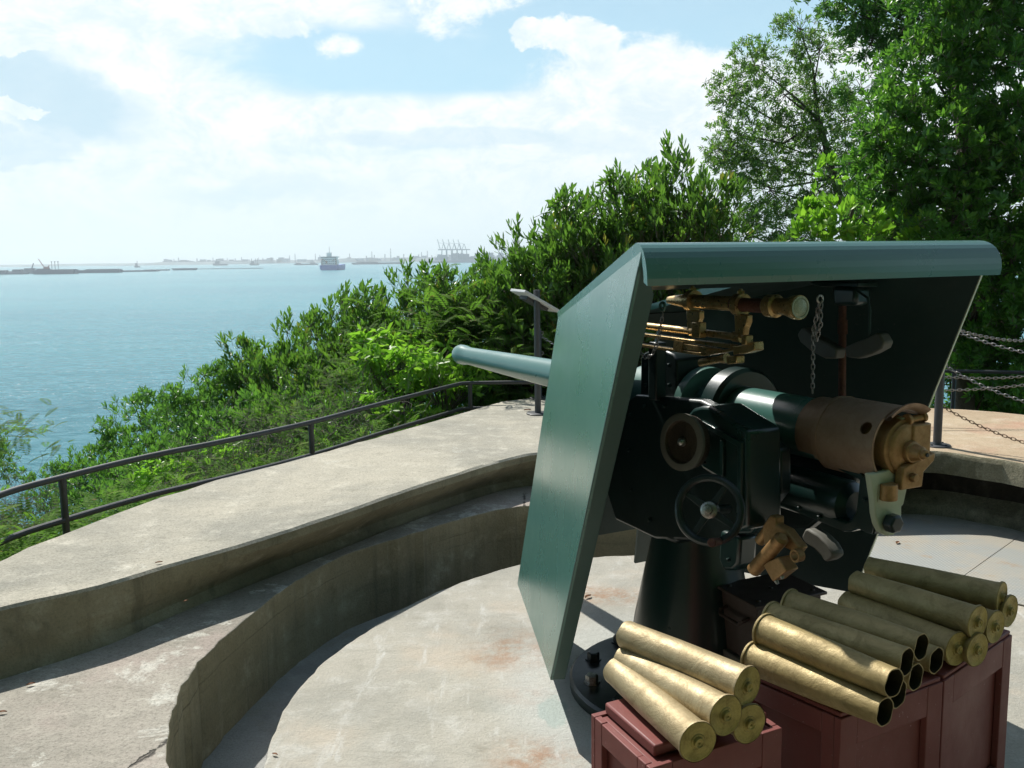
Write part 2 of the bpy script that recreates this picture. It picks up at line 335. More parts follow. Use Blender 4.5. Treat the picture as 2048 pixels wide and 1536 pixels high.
M['signface'] = paint('sign_grey_panel', (.55, .56, .56), .5, .2, None, 0, 0, .2, .05, 5)
M['boxdark'] = paint('blackish_brown_box_paint', (.065, .042, .034), .5, .35, (.06, .05, .045), 0, 0, .3, .3, 9)
M['boxgrey'] = paint('grey_box_paint', (.15, .14, .12), .5, .35, None, 0, 0, .3, .2, 9)
M['glass'] = rust_metal('engraved_lens_cap', (.30, .33, .22), (.20, .22, .13), .3, .3, 60)
M['bark'] = rust_metal('tree_bark', (.13, .105, .08), (.07, .055, .04), .9, 0, 14, bumps=.8)
M['twig'] = rust_metal('dry_grey_twigs', (.17, .15, .13), (.10, .085, .07), .9, 0, 20)

def leaf_mat(name, a, b_, c_, gloss=.38, trans=.35, tip=None, spec=.45):
    mt, t, b = new_mat(name); at = t.new('ShaderNodeAttribute', attribute_name='leafvar'); f = at.outputs['Fac']
    oi = t.new('ShaderNodeObjectInfo')
    col = t.ramp(f, [(0, a), (.5, b_), (.88, c_)] + ([(.95, tip)] if tip else []))
    col = t.mix(t.step(oi.outputs['Random'], 0, 1, 0, .3), col, (*b_, 1))
    t.put(b.inputs['Base Color'], col); t.put(b.inputs['Roughness'], gloss); b.inputs['Specular IOR Level'].default_value = spec
    tr = t.new('ShaderNodeBsdfTranslucent'); t.put(tr.inputs[0], t.mix(.5, t.vmath('MULTIPLY', col, (1.7, 1.9, 1.3)), (.19, .42, .04, 1)))
    ms = t.new('ShaderNodeMixShader'); ms.inputs[0].default_value = trans
    out = t.n['Material Output']; t.l.new(b.outputs[0], ms.inputs[1]); t.l.new(tr.outputs[0], ms.inputs[2]); t.l.new(ms.outputs[0], out.inputs[0]); return mt
M['leaf_laurel'] = leaf_mat('glossy_laurel_leaf', (.035, .085, .018), (.075, .155, .026), (.15, .25, .035), .33, .42, (.30, .22, .05))
M['leaf_small'] = leaf_mat('small_dark_leaf', (.04, .11, .032), (.075, .18, .038), (.14, .26, .05), .36, .44)
M['leaf_bright'] = leaf_mat('yellow_green_leaf', (.12, .26, .02), (.20, .38, .03), (.32, .50, .05), .4, .5)
M['leaf_fern'] = leaf_mat('fern_frond', (.06, .13, .022), (.10, .19, .03), (.17, .26, .045), .75, .42, (.24, .15, .07), .12)
M['leaf_tree'] = leaf_mat('pale_tree_leaf', (.08, .15, .035), (.13, .22, .05), (.21, .30, .08), .42, .42, (.28, .28, .10))
M['leaf_big'] = leaf_mat('rosette_tree_leaf', (.035, .105, .018), (.07, .19, .026), (.14, .30, .035), .36, .42, (.22, .38, .045))

# ------------------------------------------------------------------ the setting
def noise1(x, s=0): return .5*math.sin(x*1.7+s)+.3*math.sin(x*4.1+s*2.3)+.2*math.sin(x*9.7+s*.7)
def resample(pts, n):
    P = [Vector((p[0], p[1], 0)) for p in pts]
    # Catmull-Rom, then even spacing
    d = []
    for i in range(len(P)-1):
        a, b, c, e = P[max(i-1, 0)], P[i], P[i+1], P[min(i+2, len(P)-1)]
        for k in range(12):
            t = k/12; d.append(.5*((2*b)+(c-a)*t+(2*a-5*b+4*c-e)*t*t+(3*b-a-3*c+e)*t**3))
    d.append(P[-1]); L = [0]
    for i in range(1, len(d)): L.append(L[-1]+(d[i]-d[i-1]).length)
    out = []; j = 0
    for i in range(n):
        s = L[-1]*i/(n-1)
        while j < len(L)-2 and L[j+1] < s: j += 1
        t = (s-L[j])/max(1e-6, L[j+1]-L[j]); out.append(d[j].lerp(d[j+1], min(1, t)))
    return out
def pxs(lst, z): return [tuple(atz(x, y, z)[:2]) for x, y in lst]
Z_PAR, Z_LED, Z_FLO, Z_GUT = -1.28, -1.525, -1.75, -1.93
inner = [(-5.2, -5), (-4.6, -.8)] + pxs([(-420, 1335), (-200, 1270), (0, 1216), (200, 1172), (350, 1127), (500, 1085), (700, 1020), (860, 965), (1065, 907)], Z_PAR) + \
        [(.62, 6.08), (1.25, 6.22), (1.85, 6.0)] + pxs([(1849, 902), (1950, 914), (2046, 929)], Z_PAR) + [(3.7, 4.1), (4.3, 2.4), (4.4, 0), (4.4, -5)]
outer = [(-6.6, -5), (-6.0, -.5)] + pxs([(-420, 1300), (-200, 1204), (0, 1117), (150, 1055), (300, 1000), (450, 953), (600, 915), (800, 860), (940, 820), (1050, 795)], Z_PAR) + \
        [(.9, 8.5), (1.7, 8.35), (2.5, 7.8)] + pxs([(1850, 815), (2048, 828)], Z_PAR) + [(5.0, 5.9), (5.9, 3.8), (6.1, 0), (6.1, -5)]
NI = 200
def match(I, Opoly):                     # closest outer partner kept monotone
    On = resample(Opoly, 600); out = []; j0 = 0
    for p in I:
        best = min(range(j0, min(600, j0+60)), key=lambda j: (On[j]-p).length); out.append(best); j0 = best
    w_ = [sum(out[max(0, i-5):i+6])/len(out[max(0, i-5):i+6]) for i in range(len(out))]
    res = []
    for v in w_:
        k = int(v); t = v-k; res.append(On[k].lerp(On[min(599, k+1)], t))
    res[-1] = On[-1]; res[0] = On[0]
    return res
PI_ = resample(inner, NI); PO_ = match(PI_, outer)
def parapet():
    b = MB(); rows = []
    for i, (p, q) in enumerate(zip(PI_, PO_)):
        o = (q-p).normalized(); Lw = (q-p).length; r = []
        e = .008*noise1(i*1.1)+random.uniform(-.004, .004); e2 = .015*noise1(i*.9, 3)
        right = 0 if p.x < 1.2 or p.y < -2 else min(1, (p.x-1.2)/.5)
        rec = .30*right
        zt = zz(Z_PAR)
        prof = [(rec-.11, zz(-1.95)), (rec-.10*right, zz(-1.68)), (rec, zz(-1.60)), (rec, zz(-1.425)), (0, zz(-1.42)), (0+e*.3, zt-.03), (e*.3+.006, zt-.012), (.02+e, zt)]
        if not right:
            bo = -.09 + .26*max(0, min(1, (p.x+1.85)/.75)); zl = zz(Z_LED)
            prof = [(bo, zl-.2), (bo, zl+.004), (bo+.025, zl+.04), (bo*.92+.02, zl+.07), (bo*.5, zl+.13), (e*.3+.004, zt-.05), (e*.3+.006, zt-.012), (.02+e, zt)]
        row = [Vector((p.x+o.x*d, p.y+o.y*d, z)) for d, z in prof]
        for k in range(1, 8):
            d = .02+(Lw-.04)*k/8; row.append(Vector((p.x+o.x*d, p.y+o.y*d, zt+.004*noise1(i*.5+k*2.1, k))))
        for d, z in [(Lw-.02+e2, zt-.002), (Lw+e2, zt-.025), (Lw+.02, zt-.3), (Lw+.05, zt-1.2), (Lw+.1, zt-3.5)]:
            row.append(Vector((p.x+o.x*d, p.y+o.y*d, z)))
        rows.append(row)
    n = len(rows[0])
    for j in range(NI-1):
        for i in range(n-1):
            x = (rows[j][0].x+rows[j][n//2].x)/2; rt = rows[j][0].x > 1.0 and rows[j][0].y > 3
            rt = rows[j][0].x > 1.2
            b.cur = 0 if i >= 7 and i < n-5 else (1 if not rt else 2)
            if rt and 7 <= i < n-5: b.cur = 3
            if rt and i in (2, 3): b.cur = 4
            if i == 6 or i == 5: b.cur = 0 if not rt else 2
            if i == 5: b.cur = 1 if not rt else 2
            b.add([rows[j][i], rows[j][i+1], rows[j+1][i+1], rows[j+1][i]], [(0, 1, 2, 3)])
    o = b.build('parapet_wall', [M['par_top'], M['wall'], M['wall_r'], M['par_red'], M['wall_black']], origin=(0, 6.5, 0), ang=50)
    import bmesh
    bm = bmesh.new(); bm.from_mesh(o.data); bmesh.ops.remove_doubles(bm, verts=bm.verts, dist=.0005); bm.to_mesh(o.data); bm.free()
    o.data.shade_smooth(); o.data.set_sharp_from_angle(angle=math.radians(38))
    tag(o, 'wide curved concrete parapet wall around the gun emplacement, dark stained on its inner face', 'wall')
parapet()
def slab(name, outline, ztop, zbot, mats, origin, skirt=True, wob=.006, label=None, sub=1):
    """polygon slab whose visible edge is slightly worn"""
    b = MB(); n = len(outline)
    top = [Vector((p[0], p[1], ztop)) for p in outline]
    b.cur = 0; b.add(top, [tuple(range(n))])
    b.cur = 1
    for i in range(n):
        a, c = outline[i], outline[(i+1) % n]
        b.add([(a[0], a[1], ztop), (c[0], c[1], ztop), (c[0], c[1], zbot), (a[0], a[1], zbot)], [(0, 1, 2, 3)])
    o = b.build(name, mats, origin=origin, smooth=False)
    import bmesh
    bm = bmesh.new(); bm.from_mesh(o.data); bmesh.ops.remove_doubles(bm, verts=bm.verts, dist=.0004); bmesh.ops.recalc_face_normals(bm, faces=bm.faces); bm.to_mesh(o.data); bm.free()
    bv = o.modifiers.new('bevel', 'BEVEL'); bv.width = .012; bv.segments = 2; bv.limit_method = 'ANGLE'; bv.angle_limit = math.radians(60)
    return o
def wobble(ps, a): return [(p[0]+a*noise1(i*.8)+random.uniform(-.003, .003), p[1]+a*noise1(i*1.1, 2)+random.uniform(-.003, .003)) for i, p in enumerate(ps)]
ledge_in = [(-.9, -5), (-.9, 1.0), (-.98, 2.1)] + pxs([(338, 1600), (333, 1536), (337, 1470), (347, 1415), (370, 1365), (420, 1300), (500, 1232), (575, 1173), (685, 1112), (800, 1075), (928, 1036), (1050, 1012)], Z_LED) + [(.7, 5.65), (1.1, 5.7), (1.5, 5.55)]
li = wobble([(p.x, p.y) for p in resample(ledge_in, 260)], .006)
par_in = [(p.x+.25, p.y+.25) if False else (p.x, p.y) for p in PI_ if p.x < 1.9]
led_back = [(p.x+(q.x-p.x)*.12, p.y+(q.y-p.y)*.12) for p, q in zip(PI_, PO_) if p.x < 1.8 and p.y > -4.9]
o = slab('ledge', li + led_back[::-1], zz(Z_LED), zz(Z_GUT)-.1, [M['ledge'], M['wall']], (-1, 4, 0)); tag(o, kind='structure')
plat_edge = [(-.55, -5), (-.55, .9), (-.72, 2.1)] + pxs([(527, 1530), (545, 1470), (575, 1405), (640, 1330), (700, 1284), (800, 1220), (900, 1172), (1030, 1130), (1100, 1120), (1200, 1112.5), (1305, 1108)], Z_FLO) + [(1.25, 5.5), (1.7, 5.62), (2.1, 6.2)]
pe = wobble([(p.x, p.y) for p in resample(plat_edge, 260)], .004)
o = slab('platform_floor', pe + [(3.2, 6.3), (4.9, 4.2), (4.9, -5)], zz(Z_FLO), zz(Z_GUT)-.1, [M['floor'], M['gutter']], (.72, 3.68, 0)); tag(o, kind='structure')
g = MB(); g.add([(-4.2, -5, zz(Z_GUT)), (4.9, -5, zz(Z_GUT)), (4.9, 6.6, zz(Z_GUT)), (-4.2, 6.6, zz(Z_GUT))], [(0, 1, 2, 3)])
tag(g.build('gutter_floor', M['gutter'], smooth=False), kind='structure')
# chequered steel cover plates at the right
def plates():
    mt, t, b = new_mat('chequer_plate'); p = coord(t); q = t.scale(p, 1, 1, 1, (0, 0, .75))
    sp = t.new('ShaderNodeSeparateXYZ'); t.put(sp.inputs[0], q)
    s1 = t.math('SINE', t.math('MULTIPLY', sp.outputs[0], 210)); s2 = t.math('SINE', t.math('MULTIPLY', sp.outputs[1], 210))
    dd = t.step(t.math('MULTIPLY', s1, s2), .15, .7)
    n = t.noise(p, 2.2, 7, .65); c = t.mix(t.step(n, .4, .62), (.32, .33, .31, 1), (.38, .35, .29, 1))
    c = t.mix(t.step(t.noise(p, 5, 6, .7), .56, .7, 0, .6), c, (.36, .25, .14, 1))
    t.put(b.inputs['Base Color'], t.mix(t.math('MULTIPLY', dd, .3), c, (.47, .46, .41, 1))); b.inputs['Roughness'].default_value = .6; b.inputs['Metallic'].default_value = .25
    bump(t, b, dd, .5, .004); return mt
M['plate'] = plates()
pA, pB = atz(1772, 1010, Z_FLO), atz(1690, 1262, Z_FLO)
d1 = Vector((.72, -.69, 0)).normalized(); d2 = Vector((-.69, -.72, 0)).normalized(); c0 = atz(1850, 1043, Z_FLO); c0.z = zz(Z_FLO)+.004
for k, (a, w_, dep) in enumerate([(-1.1, .75, 1.15), (-.345, .9, 1.2), (.56, .9, 1.2), (1.465, .8, 1.2)]):
    b = MB(); p0 = c0+d1*a; b.prism([p0, p0+d1*w_, p0+d1*w_+d2*dep, p0+d2*dep], (0, 0, .005))
    o = b.build('cover_plate', M['plate'], origin=p0, smooth=False)
    tag(o, ['chequered steel cover plate behind the breech end of the gun', 'chequered steel cover plate in line with the right railing post, with a rusty patch',
            'chequered steel cover plate at the right edge of the photo under the dark wall', 'chequered steel cover plate partly out of frame at far right'][k], 'cover plate', 'chequered floor plates along the right wall')

# terrain falling to the sea, and the sea
SEA = -22.0
def terrain():
    b = MB(); rows = []; cx, cy = .8, 3.5
    rads = [0, 1.0, 2, 4, 8, 14, 24, 40, 70]
    n = 96
    OR = [((q.x, q.y)) for q in PO_]
    for j, r in enumerate(rads):
        row = []
        for i in range(n+1):
            a = 2*math.pi*i/n; dx, dy = math.cos(a), math.sin(a)
            # distance from centre to the outer wall line in this direction
            best = 5.2
            for k in range(len(OR)-1):
                x1, y1 = OR[k][0]-cx, OR[k][1]-cy; x2, y2 = OR[k+1][0]-cx, OR[k+1][1]-cy
                den = (x2-x1)*dy-(y2-y1)*dx
                if abs(den) < 1e-9: continue
                u = (y1*dx-x1*dy)/den
                if 0 <= u <= 1:
                    R_ = (x1+u*(x2-x1))*dx+(y1+u*(y2-y1))*dy
                    if R_ > 0: best = R_
            R = best+.02+r
            back = max(0, -dy)           # flat hilltop behind the camera
            slope = 1.05*(1-.95*back)-(.35*max(0, dx) if dy > -.2 else .3)
            if dy < -.35: slope = .04
            z = zz(-1.55) - slope*r*(1 if r < 30 else 1) + .25*noise1(i*.7+j, j)*(r > 0)
            row.append(Vector((cx+dx*R, cy+dy*R, max(zz(SEA)-3, z))))
        rows.append(row)
    b.strip(rows); mt, t, bs = new_mat('slope_soil'); p = coord(t); n_ = t.noise(p, 3, 6, .7)
    t.put(bs.inputs['Base Color'], t.mix(n_, (.025, .035, .012, 1), (.07, .065, .035, 1))); bs.inputs['Roughness'].default_value = 1; bump(t, bs, n_, .6, .1)
    tag(b.build('hillside', mt, origin=(cx, cy, 0)), kind='structure')
terrain()
def sea():
    b = MB(); X = 9000
    b.add([(-X, -X, zz(SEA)), (X, -X, zz(SEA)), (X, X, zz(SEA)), (-X, X, zz(SEA))], [(0, 1, 2, 3)])
    mt, t, bs = new_mat('sea_water'); p = coord(t)
    w1 = t.noise(t.scale(p, .62, 1.0, 1, (0, 0, .3)), .62, 8, .7, .3); w2 = t.noise(t.scale(p, .4, 1.3, 1, (0, 0, .15)), .055, 5, .6); w3 = t.noise(t.scale(p, .6, 1, 1), 2.6, 4, .7)
    big = t.noise(t.scale(p, .3, 1, 1), .008, 4, .55)
    c = t.mix(t.step(big, .3, .7), (.03, .20, .255, 1), (.05, .255, .30, 1)); c = t.mix(t.step(w1, .44, .64, 0, .85), c, (.10, .32, .39, 1))
    t.put(bs.inputs['Base Color'], c); bs.inputs['Roughness'].default_value = .22; bs.inputs['IOR'].default_value = 1.33; bs.inputs['Specular IOR Level'].default_value = .12
    glint = t.math('MULTIPLY', t.step(t.noise(t.scale(p, .55, 1.3, 1, (0, 0, .2)), 1.3, 6, .78, .4), .60, .65), t.step(w2, .42, .6))
    c2 = t.mix(t.math('MULTIPLY', glint, .9), c, (.85, .9, .9, 1)); t.put(bs.inputs['Base Color'], c2)  # sun sparkle on the waves painted in as white flecks
    h = t.math('ADD', t.math('MULTIPLY', w1, 1.4), t.math('ADD', t.math('MULTIPLY', w2, 3.5), t.math('MULTIPLY', w3, .22)))
    bump(t, bs, h, .9, .85); tag(b.build('sea', mt, smooth=False), kind='structure')
sea()

# ================================================================== THE GUN
g_ = Vector((-.454, .891, 0)); s_ = Vector((.891, .454, 0)); Uz = Vector((0, 0, 1))
PIV = Vector((.72, 3.68, 0))
def G(f, l, z): return PIV + g_*f + s_*l + Uz*(z+EYE)
def GP(x, y, l):
    d = ray(x, y); t = (l+PIV.dot(s_))/d.dot(s_); p = d*t; return Vector((p.x, p.y, p.z+EYE))
def GF(x, y, f):
    d = ray(x, y); t = (f+PIV.dot(g_))/d.dot(g_); p = d*t; return Vector((p.x, p.y, p.z+EYE))
AXZ = -.585
gun = empty('naval_gun', (PIV.x, PIV.y, zz(Z_FLO)), 'dark green quick-firing coastal gun with teal shield, on a pedestal bolted to the round platform', 'naval gun')
def lathe(name, prof, mat, n=40, parent=gun, **k):
    b = MB(); b.ring([(f, r) for f, r in prof], G(0, 0, AXZ), g_, n); return b.build(name, mat, parent, **k)
# pedestal
b = MB(); P0 = (PIV.x, PIV.y, zz(Z_FLO))
b.ring([(0, .50), (.035, .50), (.045, .49), (.05, .35), (.07, .33), (.075, .30)], P0, Uz, 56); b.build('base_flange', M['black'], gun)
b = MB(); b.ring([(.07, .27), (.10, .262), (.3, .235), (.5, .195), (.62, .17), (.72, .155), (.74, .19), (.78, .19), (.80, .16)], P0, Uz, 48); ped = b.build('pedestal', M['dark'], gun)
for k in range(12):
    a = 2*math.pi*k/12+.15; b = MB(); c = Vector((PIV.x+.42*math.cos(a), PIV.y+.42*math.sin(a), zz(Z_FLO)+.045))
    b.ring([(0, .034), (.008, .034), (.008, .026), (.034, .026), (.038, .02)], c, Uz, 6); b.build('bolt', M['black'] if k % 3 else M['steel'], gun)
# barrel
lathe('barrel', [(-.90, .098), (-.62, .100), (-.3, .100), (-.135, .100), (-.13, .092), (.25, .088), (.3, .084), (.9, .074), (1.5, .064), (2.10, .0520), (2.15, .0525), (2.19, .0575), (2.215, .0595), (2.255, .059), (2.275, .054), (2.28, .045), (2.28, .037), (1.9, .037)], M['teal'], ang=60)
# sleeve cradle and rings
b = MB(); b.ring([(-.09, .098), (-.09, .150), (-.055, .155), (-.05, .128), (.30, .126), (.34, .120), (.36, .095)], G(0, 0, AXZ), g_, 44); b.build('cradle_sleeve', M['teal_worn'], gun)
b = MB(); b.ring([(-.28, .102), (-.28, .152), (-.265, .165), (-.20, .165), (-.185, .152), (-.185, .102)], G(0, .02, AXZ), g_, 44); b.build('cradle_ring', M['dark'], gun)
# breech casing: open cylinder shell
def arc_shell(prof, a0, a1, th=.007, n=30, c=G(0, 0, AXZ)):
    b = MB(); e = -s_
    def P(d, r, a): return c + g_*d + (s_*math.cos(a)+Uz*math.sin(a))*r
    A = [math.radians(a0+(a1-a0)*i/n) for i in range(n+1)]
    outer_ = [[P(d, r, a) for a in A] for d, r in prof]; inner_ = [[P(d, r-th, a) for a in A] for d, r in prof]
    b.strip(outer_); b.strip([r[::-1] for r in inner_])
    for k in (0, -1): b.strip([outer_[k], inner_[k]])
    b.strip([[r[0] for r in outer_], [r[0] for r in inner_]]); b.strip([[r[-1] for r in outer_], [r[-1] for r in inner_]])
    return b
# main casing with a real round hole: angle-distance grid, hole cut by leaving cells out near the centre and snapping the rim
def casing():
    b = MB(); c = G(0, 0, AXZ); n = 60; md = 40; f0, f1 = -.752, -.985; a0, a1 = 52, 236
    ha, hf, hr = math.radians(150), -.945, .020
    def P(f, a, r): return c + g_*f + (s_*math.cos(a)+Uz*math.sin(a))*r
    for r in (.123, .116):
        idx = {}; vs = []; fs = []
        for j in range(md+1):
            for i in range(n+1):
                a = math.radians(a0+(a1-a0)*i/n); f = f0+(f1-f0)*j/md
                dx, dy = (a-ha)*.12, f-hf; d = math.hypot(dx, dy)
                if d < hr*1.35 and d > 1e-6: k = hr/d if d > hr*.55 else 1; a = ha+dx*k/.12 if k != 1 else a; f = hf+dy*k if k != 1 else f
                idx[(j, i)] = len(vs); vs.append(P(f, a, r)+Uz*0)
        for j in range(md):
            for i in range(n):
                am = math.radians(a0+(a1-a0)*(i+.5)/n); fm = f0+(f1-f0)*(j+.5)/md
                if math.hypot((am-ha)*.12, fm-hf) < hr*.93: continue
                fs.append((idx[(j, i)], idx[(j, i+1)], idx[(j+1, i+1)], idx[(j+1, i)]))
        b.add(vs, fs)
    for f in (f0, f1):
        b.strip([[P(f, math.radians(a0+(a1-a0)*i/n), r) for i in range(n+1)] for r in (.123, .116)])
    for a in (a0, a1):
        b.strip([[P(f0+(f1-f0)*j/md, math.radians(a), r) for j in range(md+1)] for r in (.123, .116)])
    # rolled rear lip at the top
    b.strip([[P(f, math.radians(55+75*i/20), r) for i in range(21)] for f, r in ((f1, .116), (f1-.012, .121), (f1-.03, .137), (f1-.037, .137), (f1-.034, .128), (f1-.018, .114), (f1, .112))])
    return b.build('breech_casing', M['copper'], gun, ang=50)
casing()
b = arc_shell([(-.655, .110), (-.735, .111), (-.74, .124), (-.76, .125)], 48, 214, .01); b.build('casing_collar', M['copper'], gun)
# breech block
bb = MB()
bb.ring([(-.88, .1), (-.998, .086), (-.999, .080), (-1.004, .074), (-1.006, .077), (-1.012, .07), (-1.014, .062)], G(0, 0, AXZ), g_, 36)
bb.ring([(-.98, .045), (-1.0, .045), (-1.002, .035), (-1.028, .032), (-1.029, .027), (-1.06, .020), (-1.061, .0145), (-1.073, .013)], G(0, .005, AXZ-.01), g_, 24)
br = bb.build('breech_block', M['bronze'], gun, bevel=.002)
b = MB(); b.cyl(G(-1.0735, .005, AXZ-.01), G(-1.077, .005, AXZ-.01), .006); b.build('firing_pin_hole', M['black'], br)
def boxg(name, f, l, z, df, dl, dz, mat, parent=gun, bev=.006, roll=0):
    b = MB(); Mx = Matrix((s_, g_, Uz)).transposed()
    if roll: Mx = Mx @ Matrix.Rotation(roll, 3, 'Y')
    b.box(G(f, l, z), (dl, df, dz), Mx); return b.build(name, mat, parent, bevel=bev)
boxg('breech_lever_block', -.992, .048, AXZ+.018, .056, .078, .105, M['bronze'])
b = MB(); b.cyl(G(-.99, -.005, AXZ+.076), G(-1.0, .083, AXZ+.088), .0115); b.cyl(G(-1.0, .0, AXZ+.083), G(-1.0, .012, AXZ+.085), .018); b.cyl(G(-.998, .068, AXZ+.086), G(-1.0, .079, AXZ+.088), .016); b.build('breech_lever', M['bronze'], gun, bevel=.002)
b = MB(); b.prism([G(-1.0, -.04, AXZ-.05), G(-1.0, .098, AXZ-.02), G(-1.0, .094, AXZ-.045), G(-1.0, .05, AXZ-.075), G(-1.0, .045, AXZ-.12), G(-1.0, -.045, AXZ-.12)], g_*-.03); b.build('breech_carrier', M['bronze'], gun, bevel=.005)
b = MB(); b.ring([(0, .028), (.052, .028), (.054, .024)], G(-1.0, -.075, AXZ-.155), Uz, 20, -20, 200); b.ring([(0, .027), (.05, .027)], G(-1.005, -.07, AXZ-.15), Uz, 20); b.build('extractor_boss', M['bronze'], gun, bevel=.003)
b = MB(); b.cyl(G(-1.03, .0, AXZ-.085), G(-1.045, .0, AXZ-.085), .014, .012); b.build('breech_knob', M['bronze'], gun, bevel=.002)
# breech bracket: plate hanging behind the breech, pale green
pl = [(1733, 950), (1741, 1003), (1743, 1030), (1748, 1052), (1756, 1068), (1768, 1074), (1780, 1072), (1790, 1062), (1795, 1045), (1796, 1014), (1800, 1011), (1812, 955), (1825, 905), (1829, 868), (1823, 845), (1810, 833), (1796, 838), (1788, 900), (1768, 944)]
b = MB(); b.prism([GF(x, y, -.995)+s_*.016 for x, y in pl], g_*.024); b.build('breech_bracket', M['pale'], gun, bevel=.004)
c = GF(1772, 1045, -.998)+s_*.012; b = MB(); b.ring([(0, .030), (.028, .030), (.034, .024)], c, -g_, 6); b.build('bracket_nut', M['black'], gun, bevel=.003)
# recoil cylinder, tray
b = MB(); c1 = GP(1712, 1012, -.02); c0_ = GP(1540, 962, -.02)
b.ring([(0, .045), (.02, .072), (.04, .077), ((c1-c0_).length+.25, .077), ((c1-c0_).length+.28, .05)], c1, (c0_-c1), 32); b.build('recoil_cylinder', M['dark'], gun)
tray = [(1470, 965), (1545, 985), (1690, 1044), (1702, 1040), (1712, 1020), (1718, 960), (1645, 925), (1640, 905), (1560, 875), (1480, 850), (1480, 830), (1640, 880), (1736, 925), (1752, 1040), (1746, 1071), (1730, 1066), (1716, 1058), (1700, 1064), (1686, 1064), (1545, 1006), (1470, 980)]
tb = [GP(x, y, .12) for x, y in [(1470, 830), (1735, 905), (1752, 1040), (1746, 1071), (1690, 1062), (1545, 1003), (1400, 960)]]
b = MB(); b.prism([GP(x, y, -.085) for x, y in tray], s_*.11); b.build('cradle_tray', M['dark'], gun, bevel=.006)
# trunnion carriage cheeks
chk = [(1230, 820), (1270, 790), (1400, 800), (1500, 850), (1560, 900), (1560, 985), (1500, 1060), (1470, 1085), (1310, 1078), (1230, 1040), (1205, 960)]
for l in (-.20, .13):
    b = MB(); b.prism([GP(x, y, -.2)+s_*(l+.2) for x, y in chk], s_*.05); b.build('carriage_cheek', M['black'], gun, bevel=.01)
boxg('carriage_saddle', .02, -.02, -1.02, .34, .36, .14, M['black'], bev=.02)
mt_ = [(1280, 800), (1281, 716), (1286, 707), (1296, 702), (1332, 702), (1346, 708), (1353, 720), (1354, 800)]
b = MB(); b.prism([GP(x, y, -.13) for x, y in mt_], s_*.16); b.build('mantle_block', M['black'], gun, bevel=.008)
# gear box
gs = [(1372, 832), (1385, 817), (1402, 812), (1420, 813), (1495, 862), (1497, 1056), (1478, 1064), (1468, 990), (1440, 960), (1404, 938), (1380, 900)]
b = MB(); b.prism([GP(x, y, -.34) for x, y in gs], s_*.14); gb = b.build('gear_box', M['dark'], gun, bevel=.012)
b = MB()
for pts in ([(1400, 840), (1482, 885), (1482, 1045), (1474, 1045), (1474, 893), (1400, 850)], [(1440, 880), (1446, 883), (1446, 955), (1440, 950)]):
    b.prism([GP(x, y, -.352) for x, y in pts], s_*.014)
b.build('cover_rib', M['dark'], gb, bevel=.002)
for x, y in ((1412, 862), (1478, 905), (1478, 1030), (1410, 925)):
    b = MB(); q = GP(x, y, -.34); b.cyl(q, q-s_*.012, .007, n=6); b.build('cover_bolt', M['black'], gb)
q = GP(1520, 960, -.27); 
b = MB(); b.prism([GP(x, y, -.2) for x, y in [(1500, 862), (1535, 872), (1549, 905), (1550, 1040), (1530, 1062), (1500, 1062)]], -s_*.06); b.build('gear_box_flange', M['dark'], gb, bevel=.006)
# sight dial
c = GP(1367, 884, -.43); ax = (-s_*.95 - g_*.15 + Uz*.1).normalized()
b = MB(); b.ring([(-.03, .02), (-.03, .088), (0, .094), (.008, .094), (.012, .088), (.012, .070), (.003, .066), (.0, .0)], c, ax, 44, closed=False); dl = b.build('brake_disc', M['discb'], gun)
b = MB(); b.ring([(.0, .094), (.0125, .0945), (.014, .090), (.014, .072), (.010, .070)], c, ax, 44, closed=False); b.build('disc_rim', M['pad'], dl)
b = MB(); b.ring([(.003, .015), (.015, .013), (.022, .007), (.024, .0)], c, ax, 20, closed=False); b.build('disc_hub', M['steel'], dl)
b = MB(); b.cyl(c-ax*.03, c-ax*.14, .03); b.build('disc_shaft', M['dark'], dl)
# elevating hand wheel
c = GP(1419, 1020, -.50); ax = (-s_*.80 - g_*.55 + Uz*.22).normalized(); e1 = ax.cross(Uz).normalized(); e2 = e1.cross(ax)
b = MB(); b.tube([c+(e1*math.cos(2*math.pi*k/48)+e2*math.sin(2*math.pi*k/48))*.098 for k in range(48)], .0125, 10, True); hw = b.build('hand_wheel', M['black'], gun)
for k in range(4):
    a = .5+k*math.pi/2; d = e1*math.cos(a)+e2*math.sin(a); t_ = e1*-math.sin(a)+e2*math.cos(a)
    b = MB(); b.prism([c+d*.012+t_*.012, c+d*.095+t_*.007, c+d*.095-t_*.007, c+d*.012-t_*.012], -ax*.009); b.build('spoke', M['black'], hw, bevel=.002)
b = MB(); b.ring([(-.02, .026), (.01, .026), (.014, .02), (.014, .013), (.026, .013), (.028, .006), (.028, 0)], c, ax, 24, closed=False); b.build('wheel_hub', M['steel'], hw)
b = MB(); b.cyl(c-ax*.02, c-ax*.2, .016); b.build('wheel_shaft', M['black'], hw)
b = MB(); q = c+e1*.0-e2*.098; b.cyl(c+(e1*math.cos(4.3)+e2*math.sin(4.3))*.098, c+(e1*math.cos(4.3)+e2*math.sin(4.3))*.098+ax*.09, .011, .014); b.build('wheel_handle', M['rust'], hw, bevel=.003)
# pedestal side column under the gear box
b = MB(); b.prism([GP(x, y, -.22) for x, y in [(1440, 1060), (1480, 1075), (1476, 1130), (1466, 1142), (1446, 1142), (1436, 1120)]], s_*.08); b.build('shaft_housing', M['dark'], gun, bevel=.012)
